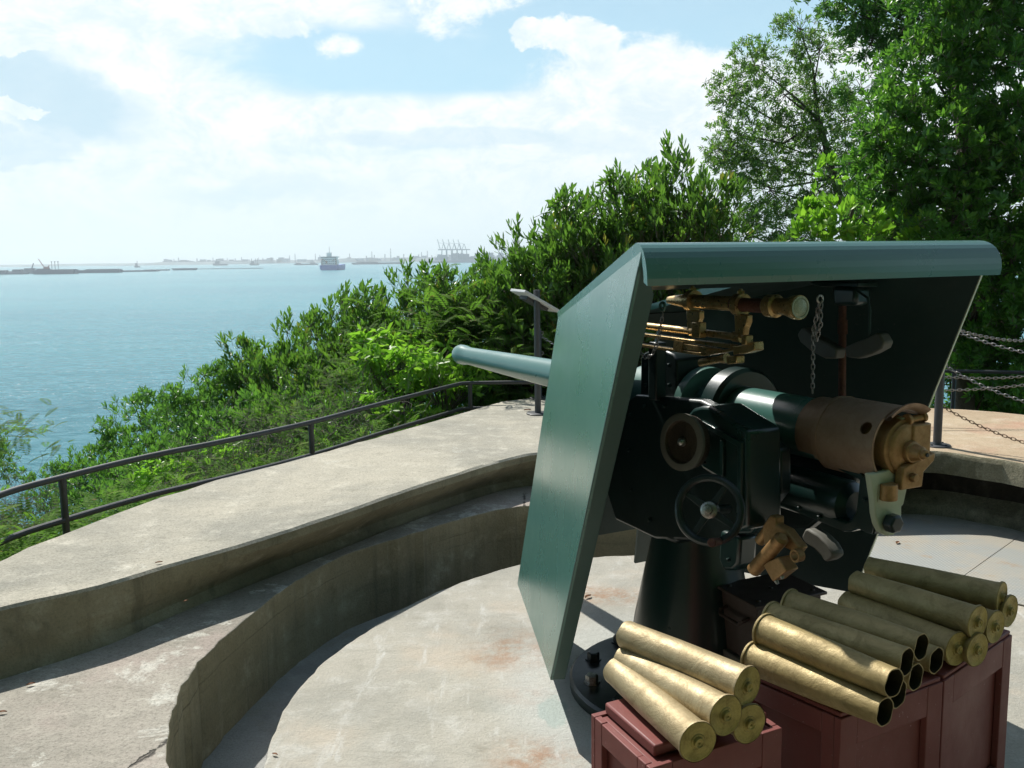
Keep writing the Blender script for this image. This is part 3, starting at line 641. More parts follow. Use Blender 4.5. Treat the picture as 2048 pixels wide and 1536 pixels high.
# pistol grip and firing gear (brown bronze)
L_ = -.30
def pg(pts, l, th): b = MB(); b.prism([GP(x, y, l) for x, y in pts], s_*th); return b
gr = pg([(1524, 1052), (1540, 1030), (1552, 1034), (1552, 1050), (1572, 1060), (1590, 1084), (1600, 1096), (1592, 1108), (1578, 1100), (1560, 1092), (1548, 1098), (1528, 1090)], L_, .035).build('firing_gear', M['bronze'], gun, bevel=.005)
b = MB(); b.ring([(0, .014), (.006, .023), (.185, .0225), (.195, .013)], GP(1506, 1142, L_-.03), GP(1562, 1078, L_-.03)-GP(1506, 1142, L_-.03), 20); b.build('grip_cylinder', M['bronze'], gr)
b = MB(); b.ring([(0, .018), (.10, .018), (.11, .01)], GP(1520, 1082, L_+.03), GP(1556, 1036, L_+.03)-GP(1520, 1082, L_+.03), 18); b.build('spring_case', M['bronze'], gr)
b = MB(); b.ring([(-.004, .014), (-.004, .020), (.02, .020), (.02, .014), (-.004, .014)], GP(1599, 1110, L_), -s_, 22, closed=False); b.build('trigger_ring', M['bronze'], gr)
b = pg([(1524, 1128), (1556, 1114), (1573, 1142), (1545, 1164)], L_-.04, .05); gq = b.build('grip_block', M['bronze'], gr, bevel=.004)
for x, y in ((1552, 1161), (1562, 1150)):
    b = MB(); q = GP(x, y, L_-.03); b.cyl(q, q+(-g_*.6-Uz*.6)*.014, .007, .005, 10); b.build('block_stud', M['steel'], gq)
def band(pts, w0, l, th, name, mat, parent=gun):
    P = [GP(x, y, l) for x, y in pts]; L1 = []; R1 = []
    for i, p in enumerate(P):
        t_ = (P[min(i+1, len(P)-1)]-P[max(0, i-1)]).normalized(); n_ = t_.cross(s_).normalized(); w_ = w0*(.62 if i in (0, len(P)-1) else 1)
        L1.append(p+n_*w_); R1.append(p-n_*w_)
    b = MB(); b.prism(L1+R1[::-1], s_*th); return b.build(name, mat, parent, bevel=.007)
band([(1606, 1066), (1612, 1072), (1632, 1084), (1648, 1100), (1656, 1114), (1659, 1120)], .026, -.12, .05, 'knee_pad', M['pad'])
# bolt heads on the castings
for l_, pts in ((-.087, [(1560, 999), (1600, 1016), (1640, 1034), (1725, 950), (1732, 1000), (1500, 975)]), (-.202, [(1262, 830), (1258, 900), (1262, 980), (1300, 1040), (1290, 812), (1330, 812)]), (-.132, [(1292, 730), (1340, 730), (1292, 770), (1340, 770)]), (-.225, [(1455, 1080), (1458, 1120)])):
    for x, y in pts:
        b = MB(); q = GP(x, y, l_); b.ring([(0, .0095), (.003, .0095), (.003, .007), (.009, .0068), (.0105, .005)], q, -s_, 6); b.build('casting_bolt', M['dark'], gun)
# telescope sight
LS = -.24
def tl(name, pts, mat, parent, l=LS, n=24, **k):
    """lathe along a line of photograph points lying in the plane beside the barrel: (x, y, radius)"""
    P = [GP(x, y, l) for x, y, r in pts]; b = MB(); ax = (P[-1]-P[0]).normalized()
    b.ring([((p-P[0]).dot(ax), r[2]) for p, r in zip(P, pts)], P[0], ax, n); return b.build(name, mat, parent, **k)
ts = tl('telescope', [(1336, 600, .004), (1338, 600, .013), (1362, 600, .022), (1375, 601, .0245), (1464, 608, .0245), (1466, 608, .021), (1530, 612, .021), (1531, 612, .024), (1538, 612.5, .036), (1553, 613, .036), (1555, 613, .026), (1572, 614, .026), (1590, 615, .037), (1596, 615, .038), (1600, 615, .037)], M['sightbrass'], gun, n=32)
p1, p0_ = GP(1600.5, 615, LS), GP(1560, 613.4, LS); ax = (p1-p0_).normalized()
b = MB(); b.ring([(0, .034), (.002, .034), (.002, .029), (.0, .028), (.002, .022), (.0015, .021), (.003, .012), (.003, 0)], p1, ax, 32, closed=False); b.build('lens_cap', M['glass'], ts)
b = MB(); q0, q1 = GP(1466, 608, LS), GP(1530, 612, LS); b.cyl(q0, q1, .0225, .0225, 28); b.build('dark_tube_sleeve', M['rust'], ts)
for k, (dx, dy) in enumerate(((0, 0), (96, 8))):
    f_ = pg([(1372+dx, 618+dy), (1398+dx, 622+dy), (1398+dx, 636+dy), (1392+dx, 652+dy), (1390+dx, 668+dy), (1374+dx, 668+dy), (1373+dx, 640+dy)], LS-.012, .024).build('sight_bracket', M['sightbrass'], gun, bevel=.003)
    c = GP(1385+dx, 601.5+dy, LS); tx = (GP(1464, 608, LS)-GP(1375, 601, LS)).normalized()
    b = MB(); b.ring([(-.014, .024), (-.014, .037), (.014, .037), (.014, .024), (-.014, .024)], c, tx, 32, closed=False); b.build('clamp_ring', M['sightbrass'], f_)
    b = MB(); q = c+Uz*.036; b.cyl(q, q+Uz*.016, .006, n=10); b.box(q+tx*.0+Uz*.004, (.02, .02, .012)); b.build('clamp_screw', M['sightbrass'], f_, bevel=.001)
tl('sight_bar', [(1262, 648, .013), (1382, 662, .013), (1384, 662, .017), (1396, 664, .017), (1398, 664, .0125), (1466, 673, .0125), (1468, 673, .017), (1484, 675, .017)], M['sightbrass'], gun, LS, 20)
rk = pg([(1264, 664), (1300, 669), (1470, 691), (1472, 700), (1448, 705), (1408, 712), (1264, 692), (1264, 686), (1395, 705), (1404, 704), (1366, 699), (1366, 687), (1412, 694), (1440, 701), (1460, 697), (1300, 675), (1264, 670)], LS-.02, .03).build('range_rack', M['sightbrass'], gun, bevel=.0015)
b = pg([(1348, 680), (1366, 684), (1362, 704), (1346, 700)], LS-.022, .034); b.build('rack_web', M['sightbrass'], rk)
for (x, y, w_, h_) in ((1391, 660, 8, 16), (1487, 680, 5, 10)):
    b = pg([(x-w_, y-h_), (x+w_, y-h_+1), (x+w_, y+h_), (x-w_, y+h_)], LS-.045, .03); b.build('sight_block', M['sightbrass'], rk, bevel=.003)
b = pg([(1465, 692), (1488, 690), (1508, 683), (1509, 701), (1490, 707), (1466, 710)], LS-.03, .04); b.build('end_block', M['sightbrass'], rk, bevel=.003)
b = pg([(1452, 712), (1473, 712), (1473, 727), (1453, 729)], LS-.03, .035); b.build('lower_block', M['sightbrass'], rk, bevel=.003)
tl('drum_spindle', [(1400, 726, .010), (1402, 726, .014), (1440, 718, .012), (1448, 717, .017), (1454, 716, .017)], M['sightbrass'], rk, LS, 16)
b = MB(); q = GP(1515, 692, LS); b.ring([(-.006, .006), (0, .011), (.008, .011), (.012, .006)], q, -g_, 16); b.build('brass_knob', M['sightbrass'], rk)
for x in (1423, 1433, 1440): 
    b = MB(); q = GP(x, 699, LS-.02); b.cyl(q, q-s_*.02, .003, n=8); b.build('rack_pin', M['sightbrass'], rk)
boxg('sight_pillar', -.02, -.20, -.44, .05, .05, .22, M['black'])
# chains
def chain_mesh(pts, link=.026, wire=.0032, wid=.0095):
    P = [Vector(p) for p in pts]; L = [0]
    for i in range(1, len(P)): L.append(L[-1]+(P[i]-P[i-1]).length)
    n = max(2, int(L[-1]/(link*.78))); b = MB(); j = 0; prev = None
    for k in range(n):
        s = L[-1]*(k+.5)/n
        while j < len(L)-2 and L[j+1] < s: j += 1
        t = (s-L[j])/max(1e-6, L[j+1]-L[j]); c = P[j].lerp(P[j+1], t); ax = (P[j+1]-P[j]).normalized()
        e = ax.cross(Uz) if abs(ax.z) < .93 else ax.cross(Vector((1, 0, 0))); e.normalize(); e2 = ax.cross(e)
        if k % 2: e = e2
        h = link/2-wid
        loop = [c+ax*(h+wid*math.sin(a)) + e*wid*math.cos(a) for a in (0, math.pi/4, math.pi/2, 3*math.pi/4, math.pi)] + \
               [c-ax*(h+wid*math.sin(a)) - e*wid*math.cos(a) for a in (0, math.pi/4, math.pi/2, 3*math.pi/4, math.pi)]
        b.tube(loop, wire, 6, True)
    return b
def sag(p, q, d, n=30): return [Vector(p).lerp(Vector(q), i/n)-Uz*(d*4*(i/n)*(1-i/n)) for i in range(n+1)]
LC = -.05
h0, h1, h2 = GP(1640, 606, LC), GP(1626, 662, LC), GP(1625, 786, LC)
b = chain_mesh([h0, h1, GP(1626, 720, LC), h2], .020, .0018, .0052); ch = b.build('hanging_chain', M['chain'], gun)
b = chain_mesh([GP(1638, 606, LC), GP(1629, 650, LC), GP(1633, 682, LC), GP(1641, 650, LC), GP(1642, 606, LC)], .020, .0018, .0052); b.build('chain_loop', M['chain'], ch)
b = MB(); b.tube([GP(1640, 598, LC)+(Uz*math.sin(a)+s_*math.cos(a))*.012 for a in [2*math.pi*k/16 for k in range(16)]], .0035, 8, True); b.build('chain_ring', M['steel'], ch)
ll = [GP(x, y, -.42) for x, y in [(1326, 626), (1320, 660), (1312, 694), (1304, 710), (1292, 717), (1282, 706), (1274, 684), (1275, 664)]]
b = chain_mesh(ll, .020, .0018, .0052); c2 = b.build('pin_chain', M['chain'], gun)
b = MB(); c = GP(1325, 613, -.42); b.tube([c+(Uz*math.sin(a)+g_*math.cos(a))*.013 for a in [2*math.pi*k/16 for k in range(16)]], .005, 8, True); b.build('chain_shackle', M['teal'], c2)
# second layer's station: hanging rod, hinge and shoulder rest
b = MB(); b.cyl(GP(1685, 598, .38), GP(1684, 806, .38), .014); b.cyl(GP(1685, 640, .38), GP(1685, 668, .38), .018); b.build('hanging_rod', M['rust'], gun)
b = MB(); b.prism([GP(x, y, .34) for x, y in [(1662, 572), (1712, 574), (1711, 612), (1664, 612)]], s_*.08); b.build('rod_bracket', M['dark'], gun, bevel=.015)
b = MB(); b.prism([GP(x, y, .36) for x, y in [(1600, 562), (1716, 565), (1716, 575), (1640, 574)]], s_*.1); b.build('roof_cleat', M['dark'], gun, bevel=.004)
band([(1598, 662), (1606, 672), (1628, 690), (1652, 702), (1672, 708)], .030, .33, .05, 'shoulder_rest', M['pad'])
band([(1690, 704), (1712, 701), (1738, 692), (1756, 682), (1763, 676)], .030, .33, .05, 'shoulder_rest', M['pad'])
b = MB(); b.tube([GP(x, y, .34) for x, y in [(1738, 670), (1740, 620), (1735, 596), (1715, 582)]], .005, 8); b.build('rest_wire', M['dark'], gun)
# ------------------------------------------------------------------ shield
def fl(p): q = p-PIV; return q.dot(g_), q.dot(s_), p.z-EYE
tip = Vector((.126, 3.31, zz(-1.547))); LF = Vector((.013, 4.30, zz(-1.53)))
d = ray(1284, 500); TL = Vector((d.x*2.61/d.y, 2.61, zz(d.z*2.61/d.y)))
nrm = (LF-tip).cross(TL-tip).normalized()
d = ray(1116, 634); t_ = (tip-Vector((0, 0, EYE))).dot(nrm)/d.dot(nrm); UF = Vector((0, 0, EYE))+d*t_
TLf, UFf, LFf, TPf = fl(TL), fl(UF), fl(LF), fl(tip)
d = ray(1984, 494); TRl = .70
k_ = (TLf[0]+PIV.dot(g_))/d.dot(g_); TRl = (d*k_).dot(s_)-PIV.dot(s_)
sh_top_c = (TLf[1]+TRl)/2
brd = ray(1706, 1186); k_ = (TPf[0]+PIV.dot(g_))/brd.dot(g_); BRl = (brd*k_).dot(s_)-PIV.dot(s_); BRz = brd.z*k_
UFr = 2*sh_top_c-UFf[1]+.03; LFr = LFf[1]*-1+.12
shield = bpy.data.objects.new('gun_shield', None); COL.objects.link(shield); shield.parent = gun
WL[shield.name] = WL[gun.name].copy(); shield.location = (0, 0, 0)
def plate(name, pts, inw, th, mats, parent=shield, bevel=.003, sub=None):
    b = MB(); b.prism(pts, inw*th); return b.build(name, mats, parent, bevel=bevel, smooth=False)
inL = -nrm if (-nrm).dot(s_) > 0 else nrm
TLlow = TL + (tip-TL).normalized()*.03
plate('left_wing', [TL-g_*-.0, UF, LF, LF+(tip-LF)*.0, tip], inL, .012, M['teal'])
# inward flange down the rear edge
fd = (s_*.93 - g_*.36).normalized(); e_dn = (tip-TL).normalized()
A0, A1 = TL+e_dn*.05, tip
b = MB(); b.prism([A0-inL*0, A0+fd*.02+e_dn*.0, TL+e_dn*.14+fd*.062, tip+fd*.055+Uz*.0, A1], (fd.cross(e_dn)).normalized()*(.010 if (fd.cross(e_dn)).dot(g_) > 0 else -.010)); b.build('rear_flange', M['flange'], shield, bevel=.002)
# right wing
TR = G(TLf[0], TRl, TLf[2]); UR = G(UFf[0], UFr, UFf[2]); BR = G(TPf[0], BRl, BRz); RF = G(LFf[0], LFr, LFf[2])
nR = (RF-BR).cross(TR-BR).normalized(); inR = nR if nR.dot(s_) < 0 else -nR
M_io = [M['inner']]
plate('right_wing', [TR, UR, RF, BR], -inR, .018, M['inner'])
b = MB(); e2_ = (BR-TR).normalized(); w2 = -inR
b.prism([TR+e2_*.06, TR+e2_*.06+w2*.03, BR+w2*.03, BR], -g_*.004); b.build('bare_edge', M['pale'], shield)
# front plate with barrel slot and pedestal cut-out
def FPp(v, l):     # v 0 top .. 1 bottom
    f = UFf[0]+(LFf[0]-UFf[0])*v; z = UFf[2]+(LFf[2]-UFf[2])*v; return G(f, l, z)
def lft(v): return UFf[1]+(LFf[1]-UFf[1])*v
def rgt(v): return UFr+(LFr-UFr)*v
b = MB(); nf = (FPp(1, 0)-FPp(0, 0)).cross(s_).normalized(); nf = nf if nf.dot(g_) < 0 else -nf
cols = [lambda v: lft(v), lambda v: -.115, lambda v: .115, lambda v: rgt(v)]
vs_ = [0, .04, .46, .84, 1.0]
for i in range(4):
    for j in range(3):
        if j == 1 and i in (1, 3): continue          # barrel slot, pedestal arch
        a, c_ = vs_[i], vs_[i+1]; jl, jr = cols[j], cols[j+1]
        if i == 3 and j == 0: jr = lambda v: lft(v)+.13
        if i == 3 and j == 2: jl = lambda v: rgt(v)-.16
        b.prism([FPp(a, jl(a)), FPp(a, jr(a)), FPp(c_, jr(c_)), FPp(c_, jl(c_))], nf*.012)
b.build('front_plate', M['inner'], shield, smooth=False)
# roof with sighting port and rolled rear edge
prof = []                                  # (t along roof 0 front .. 1 rear apex, extra z)
def roof_pt(t, side):
    A = UF if side == 0 else UR; B_ = TL if side == 0 else TR; return A.lerp(B_, t)
NR = 14; rows_o = []; rows_i = []
up = (TL-UF).cross(s_).normalized(); up = up if up.z > 0 else -up
path = [(t/10, 0, 0) for t in range(0, 10)]
def lip(a):                                # quarter roll at the rear
    R = .075; return (R*math.sin(a), -R*(1-math.cos(a)))
seq = []
rd = (TL-UF).normalized()
for i in range(NR+1): seq.append(('r', i/NR*.955))
for k in range(1, 11): seq.append(('l', k/10*math.radians(118)))
def roof_row(kind, v, off):
    out = []
    for side in (0, 1):
        B_ = (TL if side == 0 else TR)-Uz*.003; A = (UF if side == 0 else UR)-Uz*.003; t0 = .955
        if kind == 'r': p = A.lerp(B_, v); n_ = up
        else:
            q = A.lerp(B_, t0); R = .048; dr = (B_-A).normalized(); n0 = up
            p = q + dr*(R*math.sin(v)) - n0*(R*(1-math.cos(v))) ; n_ = (n0*math.cos(v)+dr*math.sin(v)).normalized()
            p = p - Uz*.012*max(0, v-1.0)
        out.append(p+n_*off)
    return out
b = MB(); cols_t = [0, .07, .13, .60, .70, 1.0]
for si in range(len(seq)-1):
    for ci in range(5):
        port = seq[si][0] == 'r' and ci in (1, 3) and .07 <= seq[si][1] < (.42 if ci == 1 else .30)
        port = seq[si][0] == 'r' and ci in (1, 2) and .06 <= seq[si][1] < .45 and ci in (1, 2) and not (ci == 2)
        port = seq[si][0] == 'r' and ci == 2 and .02 <= seq[si][1] < .47
        if port: continue
        q = []
        for off in ((.034 if seq[si][0] == 'l' or si == NR else .024+.010*si/NR), .0):
            r0, r1 = roof_row(*seq[si], off), roof_row(*seq[si+1], off)
            q.append([r0[0].lerp(r0[1], cols_t[ci]), r0[0].lerp(r0[1], cols_t[ci+1]), r1[0].lerp(r1[1], cols_t[ci+1]), r1[0].lerp(r1[1], cols_t[ci])])
        b.cur = 0; n0 = len(b.v); b.v += q[0]+q[1]
        b.f.append((n0, n0+1, n0+2, n0+3)); b.mi.append(0)
        b.f.append((n0+4, n0+7, n0+6, n0+5)); b.mi.append(1)
        for e in range(4):
            e2 = (e+1) % 4; b.f.append((n0+e, n0+4+e, n0+4+e2, n0+e2)); b.mi.append(0)
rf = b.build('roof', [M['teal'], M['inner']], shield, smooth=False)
import bmesh
bm = bmesh.new(); bm.from_mesh(rf.data); bmesh.ops.remove_doubles(bm, verts=bm.verts, dist=.0006)
# drop doubled inner walls
seen = {}
for f in list(bm.faces):
    k = frozenset(v.index for v in f.verts); seen.setdefault(k, []).append(f)
dead = [f for fs in seen.values() if len(fs) > 1 for f in fs]; bmesh.ops.delete(bm, geom=dead, context='FACES')
bmesh.ops.recalc_face_normals(bm, faces=bm.faces); bm.to_mesh(rf.data); bm.free()
rf.data.shade_smooth(); rf.data.set_sharp_from_angle(angle=math.radians(40))
# end cheek closing the rolled edge at the left
# ------------------------------------------------------------------ crates
def crate(name, corner, dx, dy, w_, dep, ztop, label, lid, slots=True, group='maroon ammunition crates'):
    """corner = near-left corner on the ground plan, dx along the front, dy towards the back"""
    c = Vector((corner[0], corner[1], 0)); dx = Vector(dx).normalized(); dy = Vector(dy).normalized(); zf = zz(Z_FLO); zt = zz(ztop)
    root = empty(name, c+dx*w_/2+dy*dep/2+Uz*zf, label, 'crate', group)
    def P(u, v, z): return c+dx*u+dy*v+Uz*z
    def bx(u0, u1, v0, v1, z0, z1): b = MB(); b.prism([P(u0, v0, z0), P(u1, v0, z0), P(u1, v1, z0), P(u0, v1, z0)], Uz*(z1-z0)); return b
    t = .018
    body = bx(t, w_-t, t, dep-t, zf+.01, zt-.004).build('body', M['redp'], root, bevel=.003)
    b = MB()
    for u0, u1 in ((0, .055), (w_-.055, w_)):                  # front and back stiles
        for v0, v1 in ((0, t-.001), (dep-t+.001, dep)): b.prism([P(u0, v0, zf), P(u1, v0, zf), P(u1, v1, zf), P(u0, v1, zf)], Uz*(zt-zf))
    for v0, v1 in ((0, t-.001), (dep-t+.001, dep)):
        for z0, z1 in ((zt-.075, zt), (zf, zf+.07), (zt-.42, zt-.36)): b.prism([P(.0555, v0+.0005, z0), P(w_-.0555, v0+.0005, z0), P(w_-.0555, v1-.0005, z0), P(.0555, v1-.0005, z0)], Uz*(z1-z0))
    b.build('front_frame', M['redp'], root, bevel=.002)
    b = MB()
    for u0, u1 in ((0, t-.001), (w_-t+.001, w_)):
        for v0, v1 in ((t, .05), (dep-.05, dep-t)): b.prism([P(u0, v0, zf), P(u1, v0, zf), P(u1, v1, zf), P(u0, v1, zf)], Uz*(zt-zf))
        b.prism([P(u0, .0505, zt-.05), P(u1, .0505, zt-.05), P(u1, dep-.0505, zt-.05), P(u0, dep-.0505, zt-.05)], Uz*.049)
        b.prism([P(u0, .0505, zf), P(u1, .0505, zf), P(u1, dep-.0505, zf), P(u0, dep-.0505, zf)], Uz*.05)
    b.build('side_frame', M['redp'], root, bevel=.002)
    if lid:
        for u0, u1, nm in lid: bx(u0, u1, .03, dep-.012, zt, zt+.026).build('lid_board', M['redp'], root, bevel=.005)
        lb = bx(lid[0][1]+.001, lid[-1][0]-.001, .05, dep-.012, zt, zt+.004).build('lid_recess', M['redp'], root)
    else:
        bx(.004, w_-.004, .004, dep-.004, zt+.001, zt+.012).build('lid', M['redp'], root, bevel=.003)
    return root
ZC = -1.03
A1_, B1_, C1_ = atz(1201, 1437, ZC), atz(1313, 1540, ZC), atz(1577, 1458, ZC)
dxa = (C1_-B1_).normalized(); dya = (A1_-B1_); dya.z = 0; dya.normalize()
FLc = B1_
w1 = (C1_-B1_).length
crate('ammunition_crate', (B1_.x-.012, B1_.y+.005), dxa, dya, w1, .255, ZC, 'maroon crate nearest the camera at the bottom centre, carrying the brightest brass cases', [(.03, .155, ''), (w1-.055, w1-.018, '')])
B2_, S2_, C2_ = atz(1682, 1439, ZC), atz(1888, 1363, ZC), atz(2024, 1270, ZC)
A2_ = atz(1549, 1380, ZC)
dxb = (S2_-B2_).normalized(); dyb = (A2_-B2_).normalized()
crate('ammunition_crate', (B2_.x, B2_.y), dxb, dyb, (S2_-B2_).length-.003, .30, ZC, 'shaded maroon crate in the middle of the row of three, under the open-mouthed cases', None)
dxc = (C2_-S2_).normalized()
crate('ammunition_crate', (S2_.x+.003*dxc.x, S2_.y+.003*dxc.y), dxc, Vector((-dxc.y, dxc.x, 0))*1.0, (C2_-S2_).length, .30, ZC, 'shaded maroon crate at the right end of the row, with a tall recessed panel', None)
# ------------------------------------------------------------------ cartridge cases
def shell_proto(kind):
    """case lying along +X: open mouth at x=L, rim and primer face at x=0"""
    L = .355; r0, r1, rr = .0385, .0325, .0430
    root = empty('cartridge_case', (0, 0, 0)); b = MB()
    n = 40
    prof_o = [(.0, rr), (.0045, rr+.0005), (.006, rr), (.0065, r0+.0008), (.02, r0), (.2, r0-.0018), (L-.012, r1), (L, r1+.0004)]
    b.ring(prof_o, (0, 0, 0), (1, 0, 0), n, closed=False)
    b.ring([(L, r1+.0004), (L+.0002, r1-.0022)], (0, 0, 0), (1, 0, 0), n, closed=False)
    V = []
    rg = random.Random(kind*7+1)
    body = b
    # slightly dented rim
    for i, v in enumerate(b.v):
        if v[0] < .0062:
            a = math.atan2(v[2], v[1]); w_ = 1-.018*max(0, math.sin(a*3+kind))**3-.012*max(0, math.sin(a*7+kind*2))**4
            b.v[i] = (v[0], v[1]*w_, v[2]*w_)
        elif v[0] > L-.03:
            a = math.atan2(v[2], v[1]); w_ = 1+.02*math.sin(a*2+kind); b.v[i] = (v[0]+.0012*math.sin(5*a+kind), v[1]*w_, v[2]*w_)
    bo = body.build('body', M['brass'], root, ang=40)
    b = MB(); b.ring([(L-.001, r1-.0022), (L-.03, r1-.0025), (.03, r0-.004), (.012, r0-.006), (.012, 0)], (0, 0, 0), (1, 0, 0), n, closed=False); b.build('inside', M['brass_in'], root, ang=40)
    b = MB(); b.ring([(.0035, rr-.0006), (-.0002, rr-.0015), (-.0005, rr-.004), (.0006, rr-.006), (.0008, .017), (.0004, .0165)], (0, 0, 0), (1, 0, 0), n, closed=False)
    for i, v in enumerate(b.v):
        if math.hypot(v[1], v[2]) > .036:
            a = math.atan2(v[2], v[1]); w_ = 1-.018*max(0, math.sin(a*3+kind))**3-.012*max(0, math.sin(a*7+kind*2))**4; b.v[i] = (v[0], v[1]*w_, v[2]*w_)
    b.build('base_face', M['brass_face'], root, ang=30)
    b = MB(); b.ring([(.0008, .0165), (-.001, .0155), (-.001, .0115), (-.007, .0105), (-.0075, .009), (-.0055, .0065), (-.0055, .003), (-.004, .0025), (-.003, 0)], (0, 0, 0), (1, 0, 0), 28, closed=False); b.build('primer', M['brass_face'], root, ang=30)
    return root
protos = [shell_proto(1), shell_proto(2)]
def put_shell(k, base, mouth, label, group, old=False, used={}):
    src = protos[k % 2]
    if k % 2 not in used: root = src; used[k % 2] = 1; kids = list(src.children)
    else:
        root = src.copy(); COL.objects.link(root); kids = []
        for c in src.children: d = c.copy(); COL.objects.link(d); d.parent = root; kids.append(d)
    base, mouth = Vector(base), Vector(mouth); ax = (mouth-base).normalized()
    y = Uz.cross(ax).normalized(); z = ax.cross(y); rot = Matrix((ax, y, z)).transposed() @ Matrix.Rotation(k*1.3, 3, 'X')
    root.rotation_euler = rot.to_euler(); root.location = base
    tag(root, label, 'shell case', group)
    if old:
        for c in kids:
            if c.name.startswith('body'): c.material_slots[0].link = 'OBJECT'; c.material_slots[0].material = M['brass_old']
    return root
R0 = .0415
def seat(px, lvl, top=ZC+.012): return atz(px[0], px[1], top+R0+lvl*.068)
LT = 'brass cases on the near crate'; L2 = 'aged brass cases on the two shaded crates'
SH = .355
def shell(k, bpx, mpx, lb, lm, label, grp, old, lead='base', topz=ZC+.012):
    B = seat(bpx, lb, topz); Mo = seat(mpx, lm, topz); d = (Mo-B).normalized()
    if lead == 'base': put_shell(k, B, B+d*SH, label, grp, old)
    else: put_shell(k, Mo-d*SH, Mo, label, grp, old)
    return B, Mo, d
zl = ZC+.026
B, Mo, dA = shell(0, (1396, 1484), (1232, 1342), 0, 0, 'bright brass case lying frontmost, its dented rim overhanging the near crate', LT, False, topz=ZC+.02)
B, Mo, dB = shell(1, (1452, 1431), (1290, 1343), .55, .35, 'bright brass case wedged under the top one, with a white-spotted primer', LT, False, topz=ZC+.02)
B3, M3, d3 = shell(2, (1495, 1373), (1298, 1288), 1.15, 1.15, 'bright brass case lying on top of the others on the near crate', LT, False, topz=ZC+.02)
b4 = seat((1499, 1448), 0, ZC+.02); put_shell(3, b4, b4+Vector((-.45, .89, 0)).normalized()*SH, 'brass case hidden below the top one, only its round base showing at right', LT, False)
E1 = [((1507, 1317), (1770, 1424), 0, 'aged case at the front of the middle crate with its torn mouth toward the camera'),
      ((1537, 1264), (1788, 1366), .95, 'second aged case up from the front, its mouth above the torn one'),
      ((1576, 1247), (1814, 1324), 1.0, 'aged case third from the front, its open mouth showing a primer inside'),
      ((1627, 1225), (1843, 1294), 1.05, 'aged case with whitish corrosion round its black open mouth')]
for k, (b_, m_, lv, lab) in enumerate(E1): shell(4+k, b_, m_, lv, lv, lab, L2, True, 'mouth')
for k, (m_, dv, lab) in enumerate([((1797, 1388), (.6, -.8, 0), 'mostly hidden aged case under the second one, a sliver of its mouth showing'),
                                  ((1832, 1354), (.62, -.78, 0), 'aged case in the bottom layer with a wide dark mouth between the two stacks'),
                                  ((1873, 1321), (.6, -.8, 0), 'aged open-mouthed case at the bottom beside the first case that shows its base')]):
    Mo = seat(m_, 0); put_shell(8+k, Mo-Vector(dv).normalized()*SH, Mo, lab, L2, True)
for k, (b_, m_, lv, lab) in enumerate([((1915, 1298), (1697, 1208), .15, 'aged case with its olive base plate facing the camera, lowest at right'),
                                      ((1956, 1245), (1740, 1174), 1.0, 'aged case lying second from the back, its dark body crossing the shield corner'),
                                      ((2004, 1196), (1781, 1146), 1.15, 'aged case farthest back, against the sunlit floor plates')]): shell(11+k, b_, m_, lv, lv, lab, L2, True)
for k, (b_, lv, dv, lab) in enumerate([((1991, 1254), .45, (-.55, .83, 0), 'aged case showing mainly its base plate at the right end of the stack'),
                                      ((1955, 1300), .0, (-.5, .86, 0), 'small-looking dull base plate of a case under the second farthest one'),
                                      ((2020, 1222), .6, (-.6, .8, 0), 'aged case at the far right end, half hidden behind the last base plates')]):
    B = seat(b_, lv); put_shell(14+k, B, B+Vector(dv).normalized()*SH, lab, L2, True)
# fallen leaves
def fallen():
    P = [((1176, 1196), Z_FLO, 'curled orange-brown leaf on the platform just right of the shield', .05), ((1055, 822), Z_PAR, 'dry twig-like leaf on the parapet left of the sign post', .06), ((62, 1372), Z_LED, 'small reddish leaf on the ledge at the left edge', .03),
         ((5, 1428), Z_LED, 'dark red leaf at the very edge of the photo on the ledge', .03), ((1795, 1088), Z_FLO+.006, 'curled dry leaf on the floor plate beside the breech bracket', .05), ((550, 1512), Z_FLO, 'tiny bit of litter on the platform at the bottom', .025), ((318, 1128), Z_PAR, 'tiny dry leaf on the parapet top at the left', .03), ((372, 1205), Z_PAR, 'second tiny dry leaf on the parapet, near its inner edge', .02)]
    mt, t, b_ = new_mat('dead_leaf'); b_.inputs['Base Color'].default_value = (.22, .09, .03, 1); b_.inputs['Roughness'].default_value = .7
    for k, ((x, y), z, lab, L) in enumerate(P):
        c = atz(x, y, z)+Uz*.006; a = rng.uniform(0, 6.28); d = Vector((math.cos(a), math.sin(a), 0)); n = Vector((-d.y, d.x, 0)); b = MB(); rows = []
        for i in range(7):
            u = i/6; w_ = L*.22*math.sin(math.pi*min(1, u*.95+.04)); rows.append([c+d*(L*(u-.5))+n*w_*s+Uz*(.012*(L/.05)*(abs(s)*.5+math.sin(u*3)*.2)) for s in (-1, 0, 1)])
        b.strip(rows); tag(b.build('fallen_leaf', mt, origin=c), lab, 'leaf', 'fallen leaves on the concrete')
fallen()
